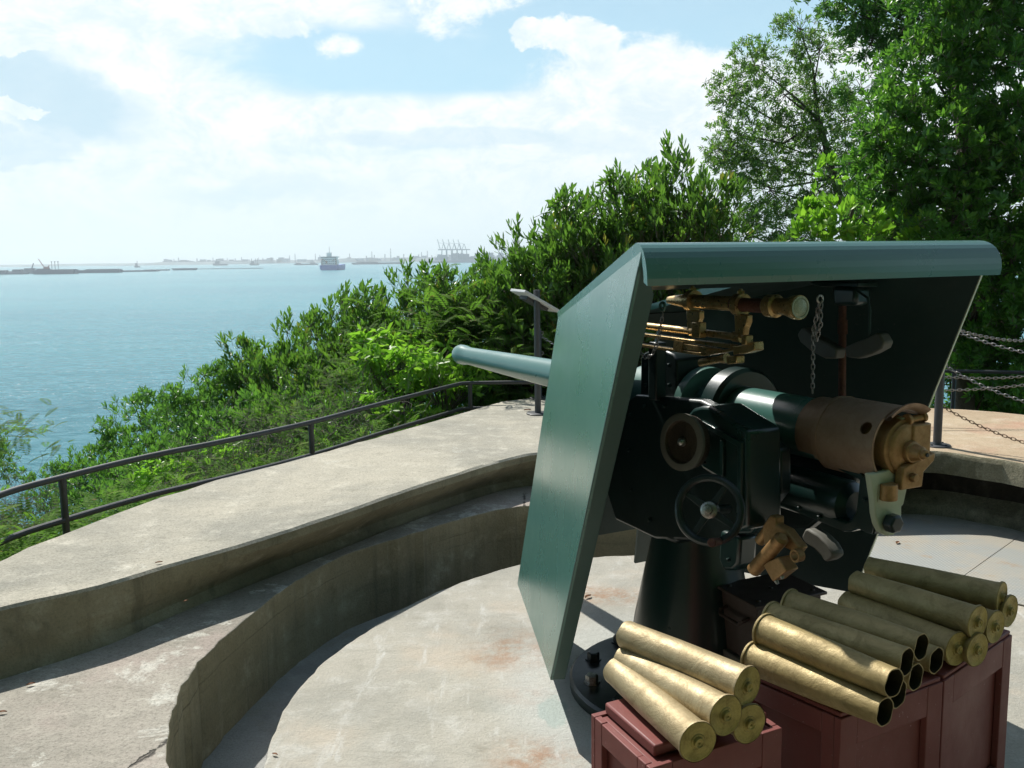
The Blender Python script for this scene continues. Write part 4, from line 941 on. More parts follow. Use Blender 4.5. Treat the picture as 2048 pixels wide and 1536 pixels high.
# ------------------------------------------------------------------ steel boxes beside the pedestal
def boxes():
    zt = -1.26
    Lc, Fc, Rc = atz(1430, 1169, zt), atz(1512, 1214, zt), atz(1655, 1183, zt)
    Bk = Lc+(Rc-Fc); cen = (Lc+Rc)/2
    u = (Rc-Fc); v = (Lc-Fc)
    root = empty('steel_box', (cen.x, cen.y, zz(-1.50)), 'dark brown steel ammunition box with flanged lid and side handle, beside the gun pedestal', 'steel box')
    def P(a, c, z): q = Fc+u*a+v*c; return Vector((q.x, q.y, zz(z)))
    def bx(a0, a1, c0, c1, z0, z1): b = MB(); b.prism([P(a0, c0, z0), P(a1, c0, z0), P(a1, c1, z0), P(a0, c1, z0)], Uz*(z1-z0)); return b
    bx(0, 1, 0, 1, zt-.012, zt).build('lid', M['boxdark'], root, bevel=.003)
    bd = bx(.05, .95, .06, .94, zt-.235, zt-.013).build('body', M['boxdark'], root, bevel=.004)
    n = -Vector((u.y, -u.x, 0)).normalized(); n = n if n.dot(Vector((-1, -.6, 0))) > 0 else -n
    nv = -u.normalized()
    hb = MB(); q = lambda c, z, o: P(.05, c, z)+nv*o
    hb.tube([q(.78, zt-.07, .0), q(.78, zt-.075, .03), q(.74, zt-.09, .038), q(.30, zt-.09, .038), q(.24, zt-.075, .03), q(.24, zt-.07, .0)], .007, 8); hb.build('handle', M['boxdark'], bd)
    for a, c in ((.12, .15), (.12, .85), (.88, .15), (.88, .85), (.5, .5)):
        b = MB(); b.cyl(P(a, c, zt), P(a, c, zt+.006), .009, .007, 10); b.build('rivet', M['boxdark'], root)
    r2 = empty('steel_box', (cen.x, cen.y, zz(Z_FLO)), 'dull grey steel box standing on the platform underneath the dark lidded box', 'steel box')
    bx(.03, .94, .0, .96, Z_FLO, zt-.28).build('body', M['boxgrey'], r2, bevel=.005)
    bx(.0, .97, -.03, .99, zt-.28, zt-.236).build('lid', M['boxgrey'], r2, bevel=.004)
    b = MB(); p = P(.03, .2, zt-.33); b.box(p+nv*.008, (.02, .05, .06)); b.build('latch', M['boxgrey'], r2)
boxes()
# ------------------------------------------------------------------ railings, posts, chains, sign
rail_px = [(-160, 1060), (0, 990), (127, 954), (300, 912), (450, 882), (620, 845), (760, 808), (905, 771), (940, 766), (1065, 764)]
ZR = -1.10
rp = [atz(x, y, ZR) for x, y in rail_px]
rr_ = resample([(p.x, p.y) for p in rp[:8]], 60)
rr_ = [Vector((p.x, p.y, zz(ZR))) for p in rr_] + [atz(922, 767, ZR), atz(940, 766, ZR), atz(1000, 765, ZR), atz(1065, 764.5, ZR), Vector((1.3, 9.3, zz(ZR))), Vector((2.6, 9.0, zz(ZR)))] + [atz(1893, 742, ZR), atz(2048, 745, ZR), Vector((5.6, 7.1, zz(ZR)))]
fence = empty('handrail', (rr_[20].x, rr_[20].y, zz(-1.3)), 'low grey-black pipe handrail running along the seaward edge of the parapet', 'handrail')
b = MB(); b.tube(rr_, .0165, 12); b.build('top_rail', M['rail'], fence)
def at_rail(x):      # rail point nearest to a photograph column
    best = None
    for i in range(len(rr_)-1):
        for t in (0, .25, .5, .75):
            p = rr_[i].lerp(rr_[i+1], t); q = p-Vector((0, 0, EYE)); px = W/2+FPX*q.dot(_r)/q.dot(_f)
            if best is None or abs(px-x) < best[0]: best = (abs(px-x), p)
    return best[1]
low = [p+Vector((0, 0, -.225)) for p in rr_[:-3]]
b = MB(); b.tube(low, .0165, 10); b.build('lower_rail', M['rail'], fence)
for px in (-150, 127, 620, 941, 1350, 1909):
    p = at_rail(px) if px < 1100 else (Vector((2.0, 9.15, zz(ZR))) if px == 1350 else atz(1909, 742.5, ZR))
    b = MB(); b.cyl(p+Uz*.002, p-Uz*.62, .0185, n=12); b.cyl(p-Uz*.017, p-Uz*.05, .021, n=12); b.build('post', M['rail'], fence)
def cpost(base, h, label, name='chain_post', grp='round chain posts on the parapet'):
    root = empty(name, base, label, 'post', grp)
    b = MB(); b.cyl(base+Uz*.008, base+Uz*h, .0265, n=20); b.ring([(h, .0265), (h+.008, .018), (h+.011, 0)], base, Uz, 20, closed=False); b.build('shaft', M['post'], root)
    b = MB(); b.ring([(0, .085), (.008, .085), (.011, .080), (.011, .03), (.03, .026)], base+Uz*.001, Uz, 32); pl_ = b.build('base_plate', M['post'], root)
    for k in range(4):
        a = k*math.pi/2+.6; b = MB(); b.cyl(base+Vector((.062*math.cos(a), .062*math.sin(a), .011)), base+Vector((.062*math.cos(a), .062*math.sin(a), .019)), .008, n=6); b.build('bolt', M['rail'], pl_)
    for hh in (h-.03, h*.66, h*.33):
        b = MB(); b.tube([base+Uz*(hh+.014*math.sin(a))+Vector((.032+.012*math.cos(a), 0, 0)) for a in [2*math.pi*k/12 for k in range(12)]], .003, 6, True); b.build('eye', M['chain'], root)
    return root
pR = atz(1874, 892, Z_PAR); pR.z = zz(Z_PAR)
cpost(pR, .81, 'slate round chain post on the red-brown parapet beyond the breech')
pN = Vector((3.95, 4.95, zz(Z_PAR))); cpost(pN, .81, 'slate round chain post outside the right edge of the photo')
pF = Vector((4.35, 6.75, zz(Z_PAR))); cpost(pF, .81, 'slate round chain post at the outer rim, outside the right edge of the photo')
pB = atz(1078, 797, Z_PAR); cpost(pB, .62, 'slate chain post at the far rim of the parapet, hidden behind the sign post')
pX = Vector((2.35, 7.05, zz(Z_PAR))); cpost(pX, .60, 'short chain post hidden behind the gun shield on the far parapet')
def rchain(p, q, d, label, mat='chain', n=40, grp='slack chains between the round posts', link=.034):
    b = chain_mesh(sag(p, q, d, n), link, .0026, .0080); o = b.build('chain', M[mat], origin=Vector(p)); tag(o, label, 'chain', grp)
o_ = Vector((.03, 0, 0))
rchain(pR+Uz*.79+o_, pF+Uz*.79, .13, 'topmost of the slack chains right of the shield, running to the outer rim')
rchain(pR+Uz*.78+o_, pN+Uz*.78, .16, 'slack chain drooping from the top of the post beyond the breech to the lower right')
rchain(pR+Uz*.53+o_, pN+Uz*.53, .22, 'middle slack chain crossing in front of the distant handrail at right')
rchain(pR+Uz*.26+o_, pN+Uz*.26, .20, 'rusty lowest chain hanging just above the red-brown parapet', 'chain_rust')
rchain(pX+Uz*.55, pF+Uz*.50, .18, 'thin far chain in front of the trees at the right edge')
rchain(pX+Uz*.30, pF+Uz*.42, .10, 'lower thin far chain near the distant handrail at the right edge')
rchain(pB+Uz*.58, pX+Uz*.55, .35, 'short length of chain dropping from the sign post to behind the shield')
# sign
sb = atz(1076, 828, Z_PAR)
root = empty('information_sign', sb, 'slanted grey information panel on a slate post, seen from below just left of the shield', 'sign')
topz = 1.005
b = MB(); b.cyl(sb+Uz*.01, sb+Uz*topz, .0255, n=24); b.build('post', M['post'], root)
b = MB(); b.ring([(0, .095), (.009, .095), (.012, .09), (.012, .03)], sb+Uz*.001, Uz, 36); b.build('base_plate', M['post'], root)
def sp(x, y, dy): return aty(x, y, sb.y+dy)
q1, q2, q3 = sp(1051, 580, -.10), sp(1122, 621, .02), sp(1022, 577, .14)
q4 = q2+(q3-q1); nn = (q2-q1).cross(q3-q1).normalized(); nn = nn if nn.z > 0 else -nn
b = MB(); b.prism([q1, q2, q4, q3], -nn*.022); b.build('panel', M['signface'], root, bevel=.003)
cc = (q1+q2+q3+q4)/4
b = MB(); b.prism([cc+(q2-q1)*a+(q3-q1)*c for a, c in ((-.3, -.25), (.3, -.25), (.3, .25), (-.3, .25))], -nn*.05); b.build('bracket', M['post'], root, bevel=.004)

# ================================================================== VEGETATION
def norm(a): return a/np.maximum(1e-9, np.linalg.norm(a, axis=-1, keepdims=True))
def leaf_arrays(P, D, N, L, Wd, fold=.18, droop=0.0, oval=True):
    """one folded leaf per row: base point P, direction D, face normal N, length L, half width Wd"""
    D = norm(D); S = norm(np.cross(D, N)); N = np.cross(S, D); L = L[:, None]; Wd = Wd[:, None]
    def at(u, w_, dn): return P + D*L*u + S*Wd*w_ - N*(L*droop*u*u + Wd*dn)
    if oval: return np.stack([P, at(.30, .82, 0), at(.66, .86, 0), at(1, 0, 0), at(.66, -.86, 0), at(.30, -.82, 0), at(.30, 0, fold*2), at(.68, 0, fold*2)], 1)
    return np.stack([P, at(.46, 1, 0), at(1, 0, 0), at(.46, -1, 0), at(.48, 0, fold*2)], 1)
F5 = ([0, 4, 2, 1, 0, 3, 2, 4], [4, 4]); F8 = ([0, 6, 1, 6, 7, 2, 1, 7, 3, 2, 0, 5, 6, 5, 4, 7, 6, 4, 3, 7], [3, 4, 3, 3, 4, 3])
def leaf_mesh(name, V, var):
    n, nv = V.shape[:2]; idx, sizes = F8 if nv == 8 else F5; k = len(sizes); me = bpy.data.meshes.new(name); me.vertices.add(n*nv); me.vertices.foreach_set('co', V.reshape(-1).astype(np.float32))
    f = ((np.arange(n)*nv)[:, None]+np.array(idx)[None, :]).reshape(-1); me.loops.add(len(f)); me.loops.foreach_set('vertex_index', f.astype(np.int32)); me.polygons.add(n*k)
    st = np.concatenate([[0], np.cumsum(sizes)[:-1]]); me.polygons.foreach_set('loop_start', ((np.arange(n)*len(idx))[:, None]+st[None, :]).reshape(-1).astype(np.int32))
    me.polygons.foreach_set('loop_total', np.tile(sizes, n).astype(np.int32)); me.update(); me.validate()
    at = me.attributes.new('leafvar', 'FLOAT', 'FACE'); at.data.foreach_set('value', np.repeat(var, k).astype(np.float32)); return me
def rnd_unit(n): return norm(rng.normal(size=(n, 3)))
def sprigs(C, D, nl, L, Wd, length, spread=1.0, upb=.35, whorl=.5):
    """leaves set spirally along the last part of each shoot"""
    m_ = len(C); D = norm(D); A = norm(np.cross(D, rnd_unit(m_))); B = np.cross(D, A)
    P_, D_, N_, L_, W_ = [], [], [], [], []
    for k in range(nl):
        t = (k/max(1, nl-1)); ang = k*2.4+rng.uniform(0, .5, m_); rad = A*np.cos(ang)[:, None]+B*np.sin(ang)[:, None]
        open_ = spread*(1.05-.75*t)*rng.uniform(.7, 1.25, m_)[:, None]
        d = norm(D*(.55+.5*t) + rad*open_ + np.array([0, 0, upb])); P_.append(C+D*(length*(t-.6)) + rad*.004)
        nrm_ = norm(D*.9 - rad*.2 + rnd_unit(m_)*.35); D_.append(d); N_.append(nrm_)
        sc_ = rng.uniform(.7, 1.15, m_)*(1-.25*t*(t > .8)); L_.append(L*sc_); W_.append(Wd*sc_)
    return [np.concatenate(x) for x in (P_, D_, N_, L_, W_)]
def shell_points(n, R, thick=.45):
    u = rnd_unit(n); r = 1-thick*rng.random(n)**1.6; return u*r[:, None]*np.array(R), u
def cyl_arrays(segs, r=.006, n=4):
    vs, fs = [], []
    for (a, b, r0, r1) in segs:
        a, b = Vector(a), Vector(b); ax = (b-a); 
        if ax.length < 1e-5: continue
        ax.normalize(); e1 = ax.orthogonal().normalized(); e2 = ax.cross(e1); k = len(vs)
        for p, rr in ((a, r0), (b, r1)):
            for i in range(n): t = 2*math.pi*i/n; vs.append(tuple(p+(e1*math.cos(t)+e2*math.sin(t))*rr))
        for i in range(n): fs.append((k+i, k+(i+1) % n, k+n+(i+1) % n, k+n+i))
    return vs, fs
def twig_mesh(name, segs, n=4):
    vs, fs = cyl_arrays(segs, n=n); me = bpy.data.meshes.new(name); me.from_pydata(vs, [], fs); me.shade_smooth(); return me
def lobes_leaves(lobes, dens, nl, L, Wd, length, spread=1, upb=.35, thick=.5, updir=.5):
    """lobes = [(centre, (rx, ry, rz))]"""
    CC, DD = [], []
    for c, R in lobes:
        area = (R[0]*R[2]+R[0]*R[1]+R[1]*R[2])/3; n = max(6, int(dens*area)); p, u = shell_points(n, R, thick)
        # clump the shoots so that gaps stay open
        cl = rng.normal(size=(max(3, n//14), 3)); cl = norm(cl)*np.array(R)*.85; idx = rng.integers(0, len(cl), n)
        p = np.where(rng.random((n, 1)) < .55, cl[idx]+rng.normal(size=(n, 3))*np.array(R)*.17, p)
        CC.append(p+np.array(c)); DD.append(norm(u*.8+np.array([0, 0, updir])+rnd_unit(n)*.35))
    C, D = np.concatenate(CC), np.concatenate(DD); return C, D, sprigs(C, D, nl, L, Wd, length, spread, upb)
def branch_segs(root, C, k=40, r0=.02, r1=.003):
    """limbs from the root to a sample of the shoots"""
    segs = []; idx = rng.choice(len(C), min(k, len(C)), replace=False)
    for i in idx:
        e = Vector(C[i]); a = Vector(root); mid = a.lerp(e, .45)+Vector(rng.normal(size=3)*.06*(e-a).length)+Uz*.06*(e-a).length; mid2 = mid.lerp(e, .55)+Vector(rng.normal(size=3)*.04*(e-a).length)
        segs += [(a, mid, r0, r0*.6), (mid, mid2, r0*.6, r0*.3), (mid2, e, r0*.3, r1)]
    return segs
PARTS = {}
def make_template(key, leafmat, lobes, dens, nl, L, Wd, length, spread=1, upb=.35, fold=.18, droop=0, tipfrac=.05, updir=.5, thick=.5, stems=26, sr=.014):
    C, D, A = lobes_leaves(lobes, dens, nl, L, Wd, length, spread, upb, thick, updir)
    V = leaf_arrays(*A, fold=fold, droop=droop); m_ = len(C)
    sv = rng.beta(2, 2.2, m_)*.86; var = np.tile(sv, nl)+rng.normal(size=m_*nl)*.08; k = np.repeat(np.arange(nl), m_)
    var = np.clip(var + (k > nl*.7)*.08, 0, .9); tips = np.tile(rng.random(m_) < tipfrac, nl) & (k > nl*.55); var = np.where(tips, 1.0, var)
    me = leaf_mesh(key+'_leaves', V, var); me.materials.append(M[leafmat])
    root = (0, 0, min(c[2]-R[2] for c, R in lobes)-.25)
    tm = twig_mesh(key+'_stems', branch_segs(root, C, stems, sr)+[(C[i]-D[i]*length*1.3, C[i]+D[i]*length*.4, .003, .0015) for i in range(m_)], 3); tm.materials.append(M['bark'])
    PARTS[key] = (me, tm)
make_template('laurelA', 'leaf_laurel', [((0, 0, 0), (.55, .5, .5)), ((.3, .1, .35), (.3, .3, .35)), ((-.28, 0, .25), (.3, .3, .38))], 640, 8, .100, .0165, .11, 1.0, .3, updir=.8, thick=.7, tipfrac=.1)
make_template('laurelB', 'leaf_laurel', [((0, 0, 0), (.5, .5, .42)), ((-.1, .1, .45), (.22, .22, .42)), ((.35, 0, .15), (.28, .28, .34)), ((-.42, 0, .05), (.28, .3, .3))], 560, 9, .098, .0155, .15, .9, .4, updir=1.15, thick=.7, tipfrac=.06)
make_template('smallA', 'leaf_small', [((0, 0, 0), (.6, .55, .45)), ((.35, 0, .2), (.32, .3, .32)), ((-.4, 0, .1), (.3, .3, .3)), ((0, 0, .35), (.3, .3, .3))], 640, 8, .078, .0130, .065, 1.0, .25, updir=.7, tipfrac=.03)
make_template('bright', 'leaf_bright', [((0, 0, 0), (.5, .45, .32)), ((.3, 0, .12), (.28, .25, .22)), ((-.3, 0, -.1), (.3, .25, .2))], 300, 7, .125, .027, .09, 1.2, -.5, droop=.30, updir=.3, tipfrac=.1)
# ferns and feather-leaved sprays: every leaflet is a leaf of its own
def fern_template(key, n_fronds, R, flen, pairs, plen, pw, arch=.8, upd=.8, leafmat='leaf_fern'):
    P_, D_, N_, L_, W_, var, segs = [], [], [], [], [], [], []
    for _ in range(n_fronds):
        c = rng.normal(size=3)*np.array(R)*.5; a = rng.uniform(0, 2*math.pi); d = np.array([math.cos(a), math.sin(a), upd*rng.uniform(.4, 1.4)]); d /= np.linalg.norm(d)
        L0 = flen*rng.uniform(.6, 1.25); q = c.copy(); v0 = rng.beta(2, 2)*.85; prev = q.copy()
        for k in range(pairs):
            t = k/(pairs-1); dd = d+np.array([0, 0, -arch*t]); dd /= np.linalg.norm(dd); q = q+dd*L0/pairs
            s = np.cross(dd, [0, 0, 1.0]); s /= max(1e-6, np.linalg.norm(s)); nn = np.cross(s, dd)
            ln = plen*math.sin(math.pi*(.12+.85*t))**.7*(L0/flen)
            for sg in (-1, 1):
                P_.append(q.copy()); D_.append(s*sg+dd*.45-nn*.15*arch); N_.append(nn); L_.append(ln); W_.append(pw); var.append(np.clip(v0+rng.normal()*.06, 0, .9))
            segs.append((tuple(prev), tuple(q), .0016, .0012)); prev = q.copy()
    V = leaf_arrays(np.array(P_), np.array(D_), np.array(N_), np.array(L_), np.array(W_), .1, .12, False)
    var = np.array(var); var[rng.random(len(var)) < .02] = 1
    me = leaf_mesh(key+'_leaves', V, var); me.materials.append(M[leafmat]); tm = twig_mesh(key+'_stems', segs, 3); tm.materials.append(M['bark']); PARTS[key] = (me, tm)
fern_template('fern', 130, (.55, .45, .2), .22, 9, .060, .0085, .6, 1.2)
fern_template('feather', 150, (.55, .5, .36), .22, 10, .062, .0080, .6, .9)
def dry_template():
    segs = []
    for _ in range(420):
        p = Vector(rng.normal(size=3)*np.array([.32, .26, .16])); d = Vector(rng.normal(size=3)); d.z += .4; d.normalize()
        for k in range(3):
            q = p+d*rng.uniform(.05, .12); segs.append((p, q, .0019, .0013)); p = q; d = (d+Vector(rng.normal(size=3))*.5).normalized()
    tm = twig_mesh('dry_twigs', segs, 3); tm.materials.append(M['twig']); PARTS['dry'] = (tm, None)
dry_template()
NAMES = {'laurelA': 'laurel_shrub', 'laurelB': 'laurel_shrub', 'smallA': 'dark_shrub', 'bright': 'bright_shrub', 'fern': 'fern', 'feather': 'feathery_shrub', 'dry': 'dead_bush'}
CATS = {'laurelA': 'shrub', 'laurelB': 'shrub', 'smallA': 'shrub', 'bright': 'shrub', 'fern': 'fern', 'feather': 'shrub', 'dry': 'dead bush'}
def plant(key, loc, s, label, group, rz=None, sz=1.0):
    me, tm = PARTS[key]; rz = rng.uniform(0, 6.28) if rz is None else rz
    root = empty(NAMES[key], loc, label, CATS[key], group); root.rotation_euler = (rng.normal()*.06, rng.normal()*.06, rz); root.scale = (s, s, s*sz)
    a = bpy.data.objects.new('twigs' if key == 'dry' else ('fronds' if key in ('fern', 'feather') else 'foliage'), me); COL.objects.link(a); a.parent = root
    if tm: b_ = bpy.data.objects.new('stems', tm); COL.objects.link(b_); b_.parent = root
    return root
def at_top(px, py, Z, hs): p = aty(px, py, Z); p.z -= hs; return p
# (key, photo column, photo row of its top, distance, size): the shrubs of the slope beyond the rail
TOPS = [('smallA', 128, 905, 13.0, .95), ('smallA', 215, 866, 13.3, 1.05), ('smallA', 305, 762, 14.0, 1.25), ('smallA', 385, 748, 13.0, 1.1), ('smallA', 448, 708, 12.8, 1.15),
    ('laurelA', 512, 668, 12.6, 1.1), ('laurelB', 585, 596, 12.0, 1.15), ('laurelB', 668, 543, 11.2, 1.0), ('laurelA', 745, 565, 10.8, 1.05), ('laurelB', 826, 490, 10.6, 1.05),
    ('laurelA', 895, 520, 10.0, .95), ('laurelB', 968, 474, 9.9, .95), ('laurelB', 1068, 402, 9.5, 1.05), ('laurelA', 1140, 372, 9.8, 1.1), ('laurelB', 1212, 328, 9.6, 1.15),
    ('laurelA', 1285, 318, 9.7, 1.1), ('laurelB', 1358, 238, 9.5, 1.1), ('laurelA', 1420, 392, 9.6, .85), ('laurelA', 1010, 498, 10.6, .95)]
MID = [('smallA', 235, 895, 12.0, 1.1), ('smallA', 345, 840, 11.8, 1.3), ('smallA', 440, 800, 11.2, 1.2), ('smallA', 300, 880, 11, 1.0), ('smallA', 540, 760, 10.8, 1.2), ('laurelA', 610, 690, 10.8, 1.2), ('laurelB', 700, 640, 10.2, 1.1),
    ('laurelA', 780, 640, 10.0, 1.1), ('laurelA', 560, 800, 9.8, 1.0), ('smallA', 660, 770, 9.4, 1.0), ('laurelB', 1010, 590, 9.6, 1.0), ('laurelA', 1090, 520, 9.3, 1.05), ('laurelA', 1160, 480, 9.4, 1.1), ('laurelA', 1250, 430, 9.5, 1.2),
    ('laurelB', 1340, 410, 9.4, 1.2), ('laurelB', 1430, 480, 9.3, .9), ('laurelA', 1525, 475, 9.8, .9), ('laurelB', 1110, 620, 9.5, 1.0), ('laurelA', 1190, 600, 9.7, 1.1), ('laurelA', 960, 640, 9.8, 1.0), ('smallA', 880, 760, 9.2, 1.0), ('smallA', 1000, 730, 9.4, 1.0),
    ('smallA', 1080, 740, 9.6, 1.0), ('laurelA', 900, 590, 10.4, 1.0), ('smallA', 760, 740, 9.4, .9), ('smallA', 480, 840, 10.4, 1.0), ('smallA', 400, 880, 10.4, 1.0), ('laurelA', 1380, 490, 10.2, 1.1), ('laurelA', 1600, 490, 10.4, 1.1)]
k_ = 0
TL_LAB = ['small dark shrub lowest on the slope, just above the left railing post', 'small dark shrub above the rail, left of the taller dark pair', 'dark small-leaved shrub standing against the sea above the long left rail',
    'dark small-leaved shrub just right of the first one against the sea', 'dark shrub with a stepped top against the sea, at a third of the photo width',
    'glossy shrub whose top meets the sea left of the ship', 'upright glossy shrub left of and below the blue ship', 'upright glossy shrub directly beside the blue ship', 'broad glossy shrub right of the ship, against the pale sea',
    'upright glossy shrub whose tip crosses the far shore left of the port cranes', 'glossy shrub in front of the port cranes', 'upright glossy shrub just right of the port cranes', 'tall shoot-topped shrub standing left of the shield against the sky',
    'glossy shrub rising above the information sign', 'glossy shrub against the sky above the upper left corner of the shield', 'dark glossy shrub with yellowish tips above the shield roof', 'tallest glossy shrub, pointed top against white cloud above the shield',
    'glossy shrub between the tallest shrub and the pale tree', 'low glossy shrub filling the dip right of the port cranes']
for (key, x, y, Z, s_z), lab in zip(TOPS, TL_LAB):
    hs = {'laurelA': .72, 'laurelB': .90, 'smallA': .66}[key]*s_z; plant(key, at_top(x, y, Z, hs), s_z, lab, 'shrubs along the skyline of the slope')
MLAB = ['dark small-leaved shrub between the first railing post and the lowest skyline shrubs', 'wide dark shrub below the first pair of shrubs that stand against the sea', 'dark shrub above the long rail at a quarter of the photo width',
    'dark shrub just above the rail, right of the first railing post', 'wide dark shrub halfway up the slope above the second railing post, to its left', 'glossy shrub under the one that stands left of the ship', 'glossy shrub directly below the blue ship',
    'glossy shrub below and right of the ship, above the yellow-green shrub', 'glossy shrub left of the second railing post, halfway up', 'dark shrub right above the second railing post', 'glossy shrub left of the sign, level with its panel',
    'glossy shrub behind the information panel', 'glossy shrub between the sign and the sloping left edge of the shield', 'glossy shrub behind the sloping shield edge', 'glossy shrub just above the upper left corner of the shield roof', 'low glossy shrub over the shield roof, left part',
    'low glossy shrub over the shield roof under the pale tree', 'glossy shrub behind the sign post, below its panel', 'glossy shrub mostly hidden behind the shield wing', 'glossy shrub above the gun muzzle', 'dark shrub under the gun barrel, behind the rail corner',
    'dark shrub in the shade right of the muzzle, above the rail', 'dark shrub between barrel and rail beside the sign post', 'glossy shrub below the port cranes, behind the feathery shrub', 'dark shrub left of the yellow-green shrub, close above the rail',
    'dark shrub over the middle of the left rail span', 'dark shrub over the left rail span, next to the first yellowish sprig', 'glossy shrub behind the shield roof below the tallest shrub', 'glossy shrub over the shield roof, left of the bright young tree']
for key, x, y, Z, s_z in MID:
    hs = {'laurelA': .72, 'laurelB': .90, 'smallA': .66}[key]*s_z
    lab = MLAB[k_]; k_ += 1
    plant(key, at_top(x, y, Z, hs), s_z, lab, 'dark thicket shrubs' if key[0] == 's' else 'glossy thicket shrubs')
LOW = [('bright', 815, 645, 8.9, .95, 'yellow-green drooping shrub nearest left of the gun muzzle'), ('bright', 880, 668, 8.7, .85, 'yellow-green shrub directly behind the gun muzzle'), ('bright', 800, 770, 8.4, .6, 'small yellow-green shrub above the rail below the muzzle shrub'),
    ('feather', 900, 575, 9.4, 1.1, 'feathery light green shrub below the port cranes'), ('feather', 985, 610, 9.2, .8, 'feathery shrub left of the information sign'), ('feather', 1045, 690, 8.9, .8, 'feathery shrub between barrel and sign post'),
    ('feather', 745, 655, 9.3, .65, 'feathery shrub in the middle of the thicket, left of the yellow-green one'), ('feather', 690, 720, 8.8, .6, 'feathery shrub above the second railing post'), ('feather', 590, 800, 8.3, .7, 'feathery shrub left of the second railing post'),
    ('bright', 465, 860, 8.0, .5, 'small yellowish shrub just above the long rail'), ('bright', 330, 905, 8.3, .5, 'small yellowish shrub above the rail near its left third'), ('feather', 1120, 640, 9.3, .8, 'feathery shrub half hidden by the shield corner')]
LOW += [('feather', -14, 822, 6.2, .62, 'light feathery spray rising at the very left edge of the photo'), ('smallA', -60, 850, 6.6, .5, 'small dark shrub outside the left edge of the photo')]
for key, x, y, Z, s_z, lab in LOW:
    hs = {'bright': .36, 'feather': .34, 'smallA': .66}[key]*s_z; plant(key, at_top(x, y, Z, hs), s_z, lab, 'light green shrubs of the slope')
# fern fringe hugging the outer side of the parapet
FERNS = [(-70, 960, 4.4, .8), (25, 938, 4.9, .9), (95, 1000, 4.75, .7), (60, 1040, 4.45, .6), (185, 965, 5.2, .75), (250, 940, 5.7, .8), (330, 925, 6.0, .7), (0, 1050, 4.3, .6),
                     (400, 905, 6.4, .8), (480, 890, 6.7, .7), (560, 870, 7.0, .8), (650, 840, 7.4, .8), (730, 820, 7.7, .8), (800, 795, 8.0, .8), (880, 790, 8.3, .8), (960, 775, 8.7, .8), (1020, 760, 9.0, .7), (60, 945, 6.3, 1.0), (160, 950, 7.2, 1.0), (-20, 935, 5.6, 1.0), (270, 900, 8.0, 1.0)]
def fern_cover():
    src = PARTS['fern'][0]; n = len(src.vertices); co = np.empty(n*3, np.float32); src.vertices.foreach_get('co', co); co = co.reshape(-1, 5, 3)
    var = np.empty(len(src.polygons), np.float32); src.attributes['leafvar'].data.foreach_get('value', var); V = []
    for x, y, Z, s_ in FERNS:
        p = np.array(at_top(x, y, Z, .28*s_)); a = rng.uniform(0, 6.28); R = np.array([[math.cos(a), -math.sin(a), 0], [math.sin(a), math.cos(a), 0], [0, 0, 1]])
        p[2] -= .13 + (.10 if x < 300 else 0); V.append((co*s_) @ R.T + p)
    me = leaf_mesh('ferns', np.concatenate(V), np.tile(var[::2], len(FERNS)))
    tag(link('ferns', me, M['leaf_fern'], origin=(-1.5, 5.5, 0)), kind='stuff')
fern_cover()
for x, y, Z, s_z, lab in [(555, 868, 7.6, 1.0, 'grey dead twig bush left of the second railing post'), (722, 815, 8.3, 1.0, 'grey dead twig bush above the rail, right of the second railing post'), (430, 915, 6.9, .8, 'grey dead twigs under the long rail'), (20, 1000, 5.3, .5, 'brown dead twigs in the ferns at the left edge')]:
    plant('dry', at_top(x, y-14, Z, .22*s_z), s_z, lab, 'dead bushes behind the rail')
# spiky conifer-like sprig at the far left edge
def tree_from_lobes(name, label, cat, group, px_lobes, leafmat, dens, nl, L, Wd, length, spread, upb, trunk, r0, tipf=.05, stems=60, updir=.4, thick=.55, droop=0.0, part='crown'):
    lobes = []
    for (x, y, Z, r) in px_lobes:
        c = aty(x, y, Z); rr = r/FPX*Z; lobes.append(((c.x, c.y, c.z), (rr, rr*.9, rr*.9)))
    root = empty(name, trunk[0], label, cat, group)
    C, D, A = lobes_leaves(lobes, dens, nl, L, Wd, length, spread, upb, thick, updir)
    V = leaf_arrays(*A, fold=.18, droop=droop); m_ = len(C); sv = rng.beta(2, 2.2, m_)*.86; var = np.clip(np.tile(sv, nl)+rng.normal(size=m_*nl)*.07, 0, .9)
    k = np.repeat(np.arange(nl), m_); var = np.where(np.tile(rng.random(m_) < tipf, nl) & (k > nl*.5), 1.0, var)
    me = leaf_mesh(name+'_leaves', V, var); link(part, me, M[leafmat], root)
    segs = []
    T = [Vector(p) for p in trunk]
    for i in range(len(T)-1): segs.append((T[i], T[i+1], r0*(1-i/len(T)*.7), r0*(1-(i+1)/len(T)*.7)))
    top = T[-1]; bs = []
    for c, R in lobes:
        c = Vector(c); a = min(T, key=lambda q: (q-c).length if q.z < c.z+.3 else 99); mid = a.lerp(c, .5)+Vector(rng.normal(size=3)*.12)-Uz*.08*(c-a).length
        bs += [(a, mid, r0*.24, r0*.17), (mid, c, r0*.17, r0*.09)]
        for _ in range(stems//len(lobes)+2):
            e = c+Vector(rnd_unit(1)[0]*np.array(R)*rng.uniform(.6, 1.0)); m2 = c.lerp(e, .5)+Vector(rng.normal(size=3)*.06*(e-c).length); bs += [(c, m2, r0*.06, r0*.035), (m2, e, r0*.035, .002)]
    segs2 = [(C[i]-D[i]*length*1.6, C[i]+D[i]*length*.4, .004, .0016) for i in range(m_)]
    t_ = link('trunk', twig_mesh(name+'_trunk', segs, 10), M['bark'], root)
    link('branches', twig_mesh(name+'_branches', bs+segs2, 4), M['bark'], root)
    return root
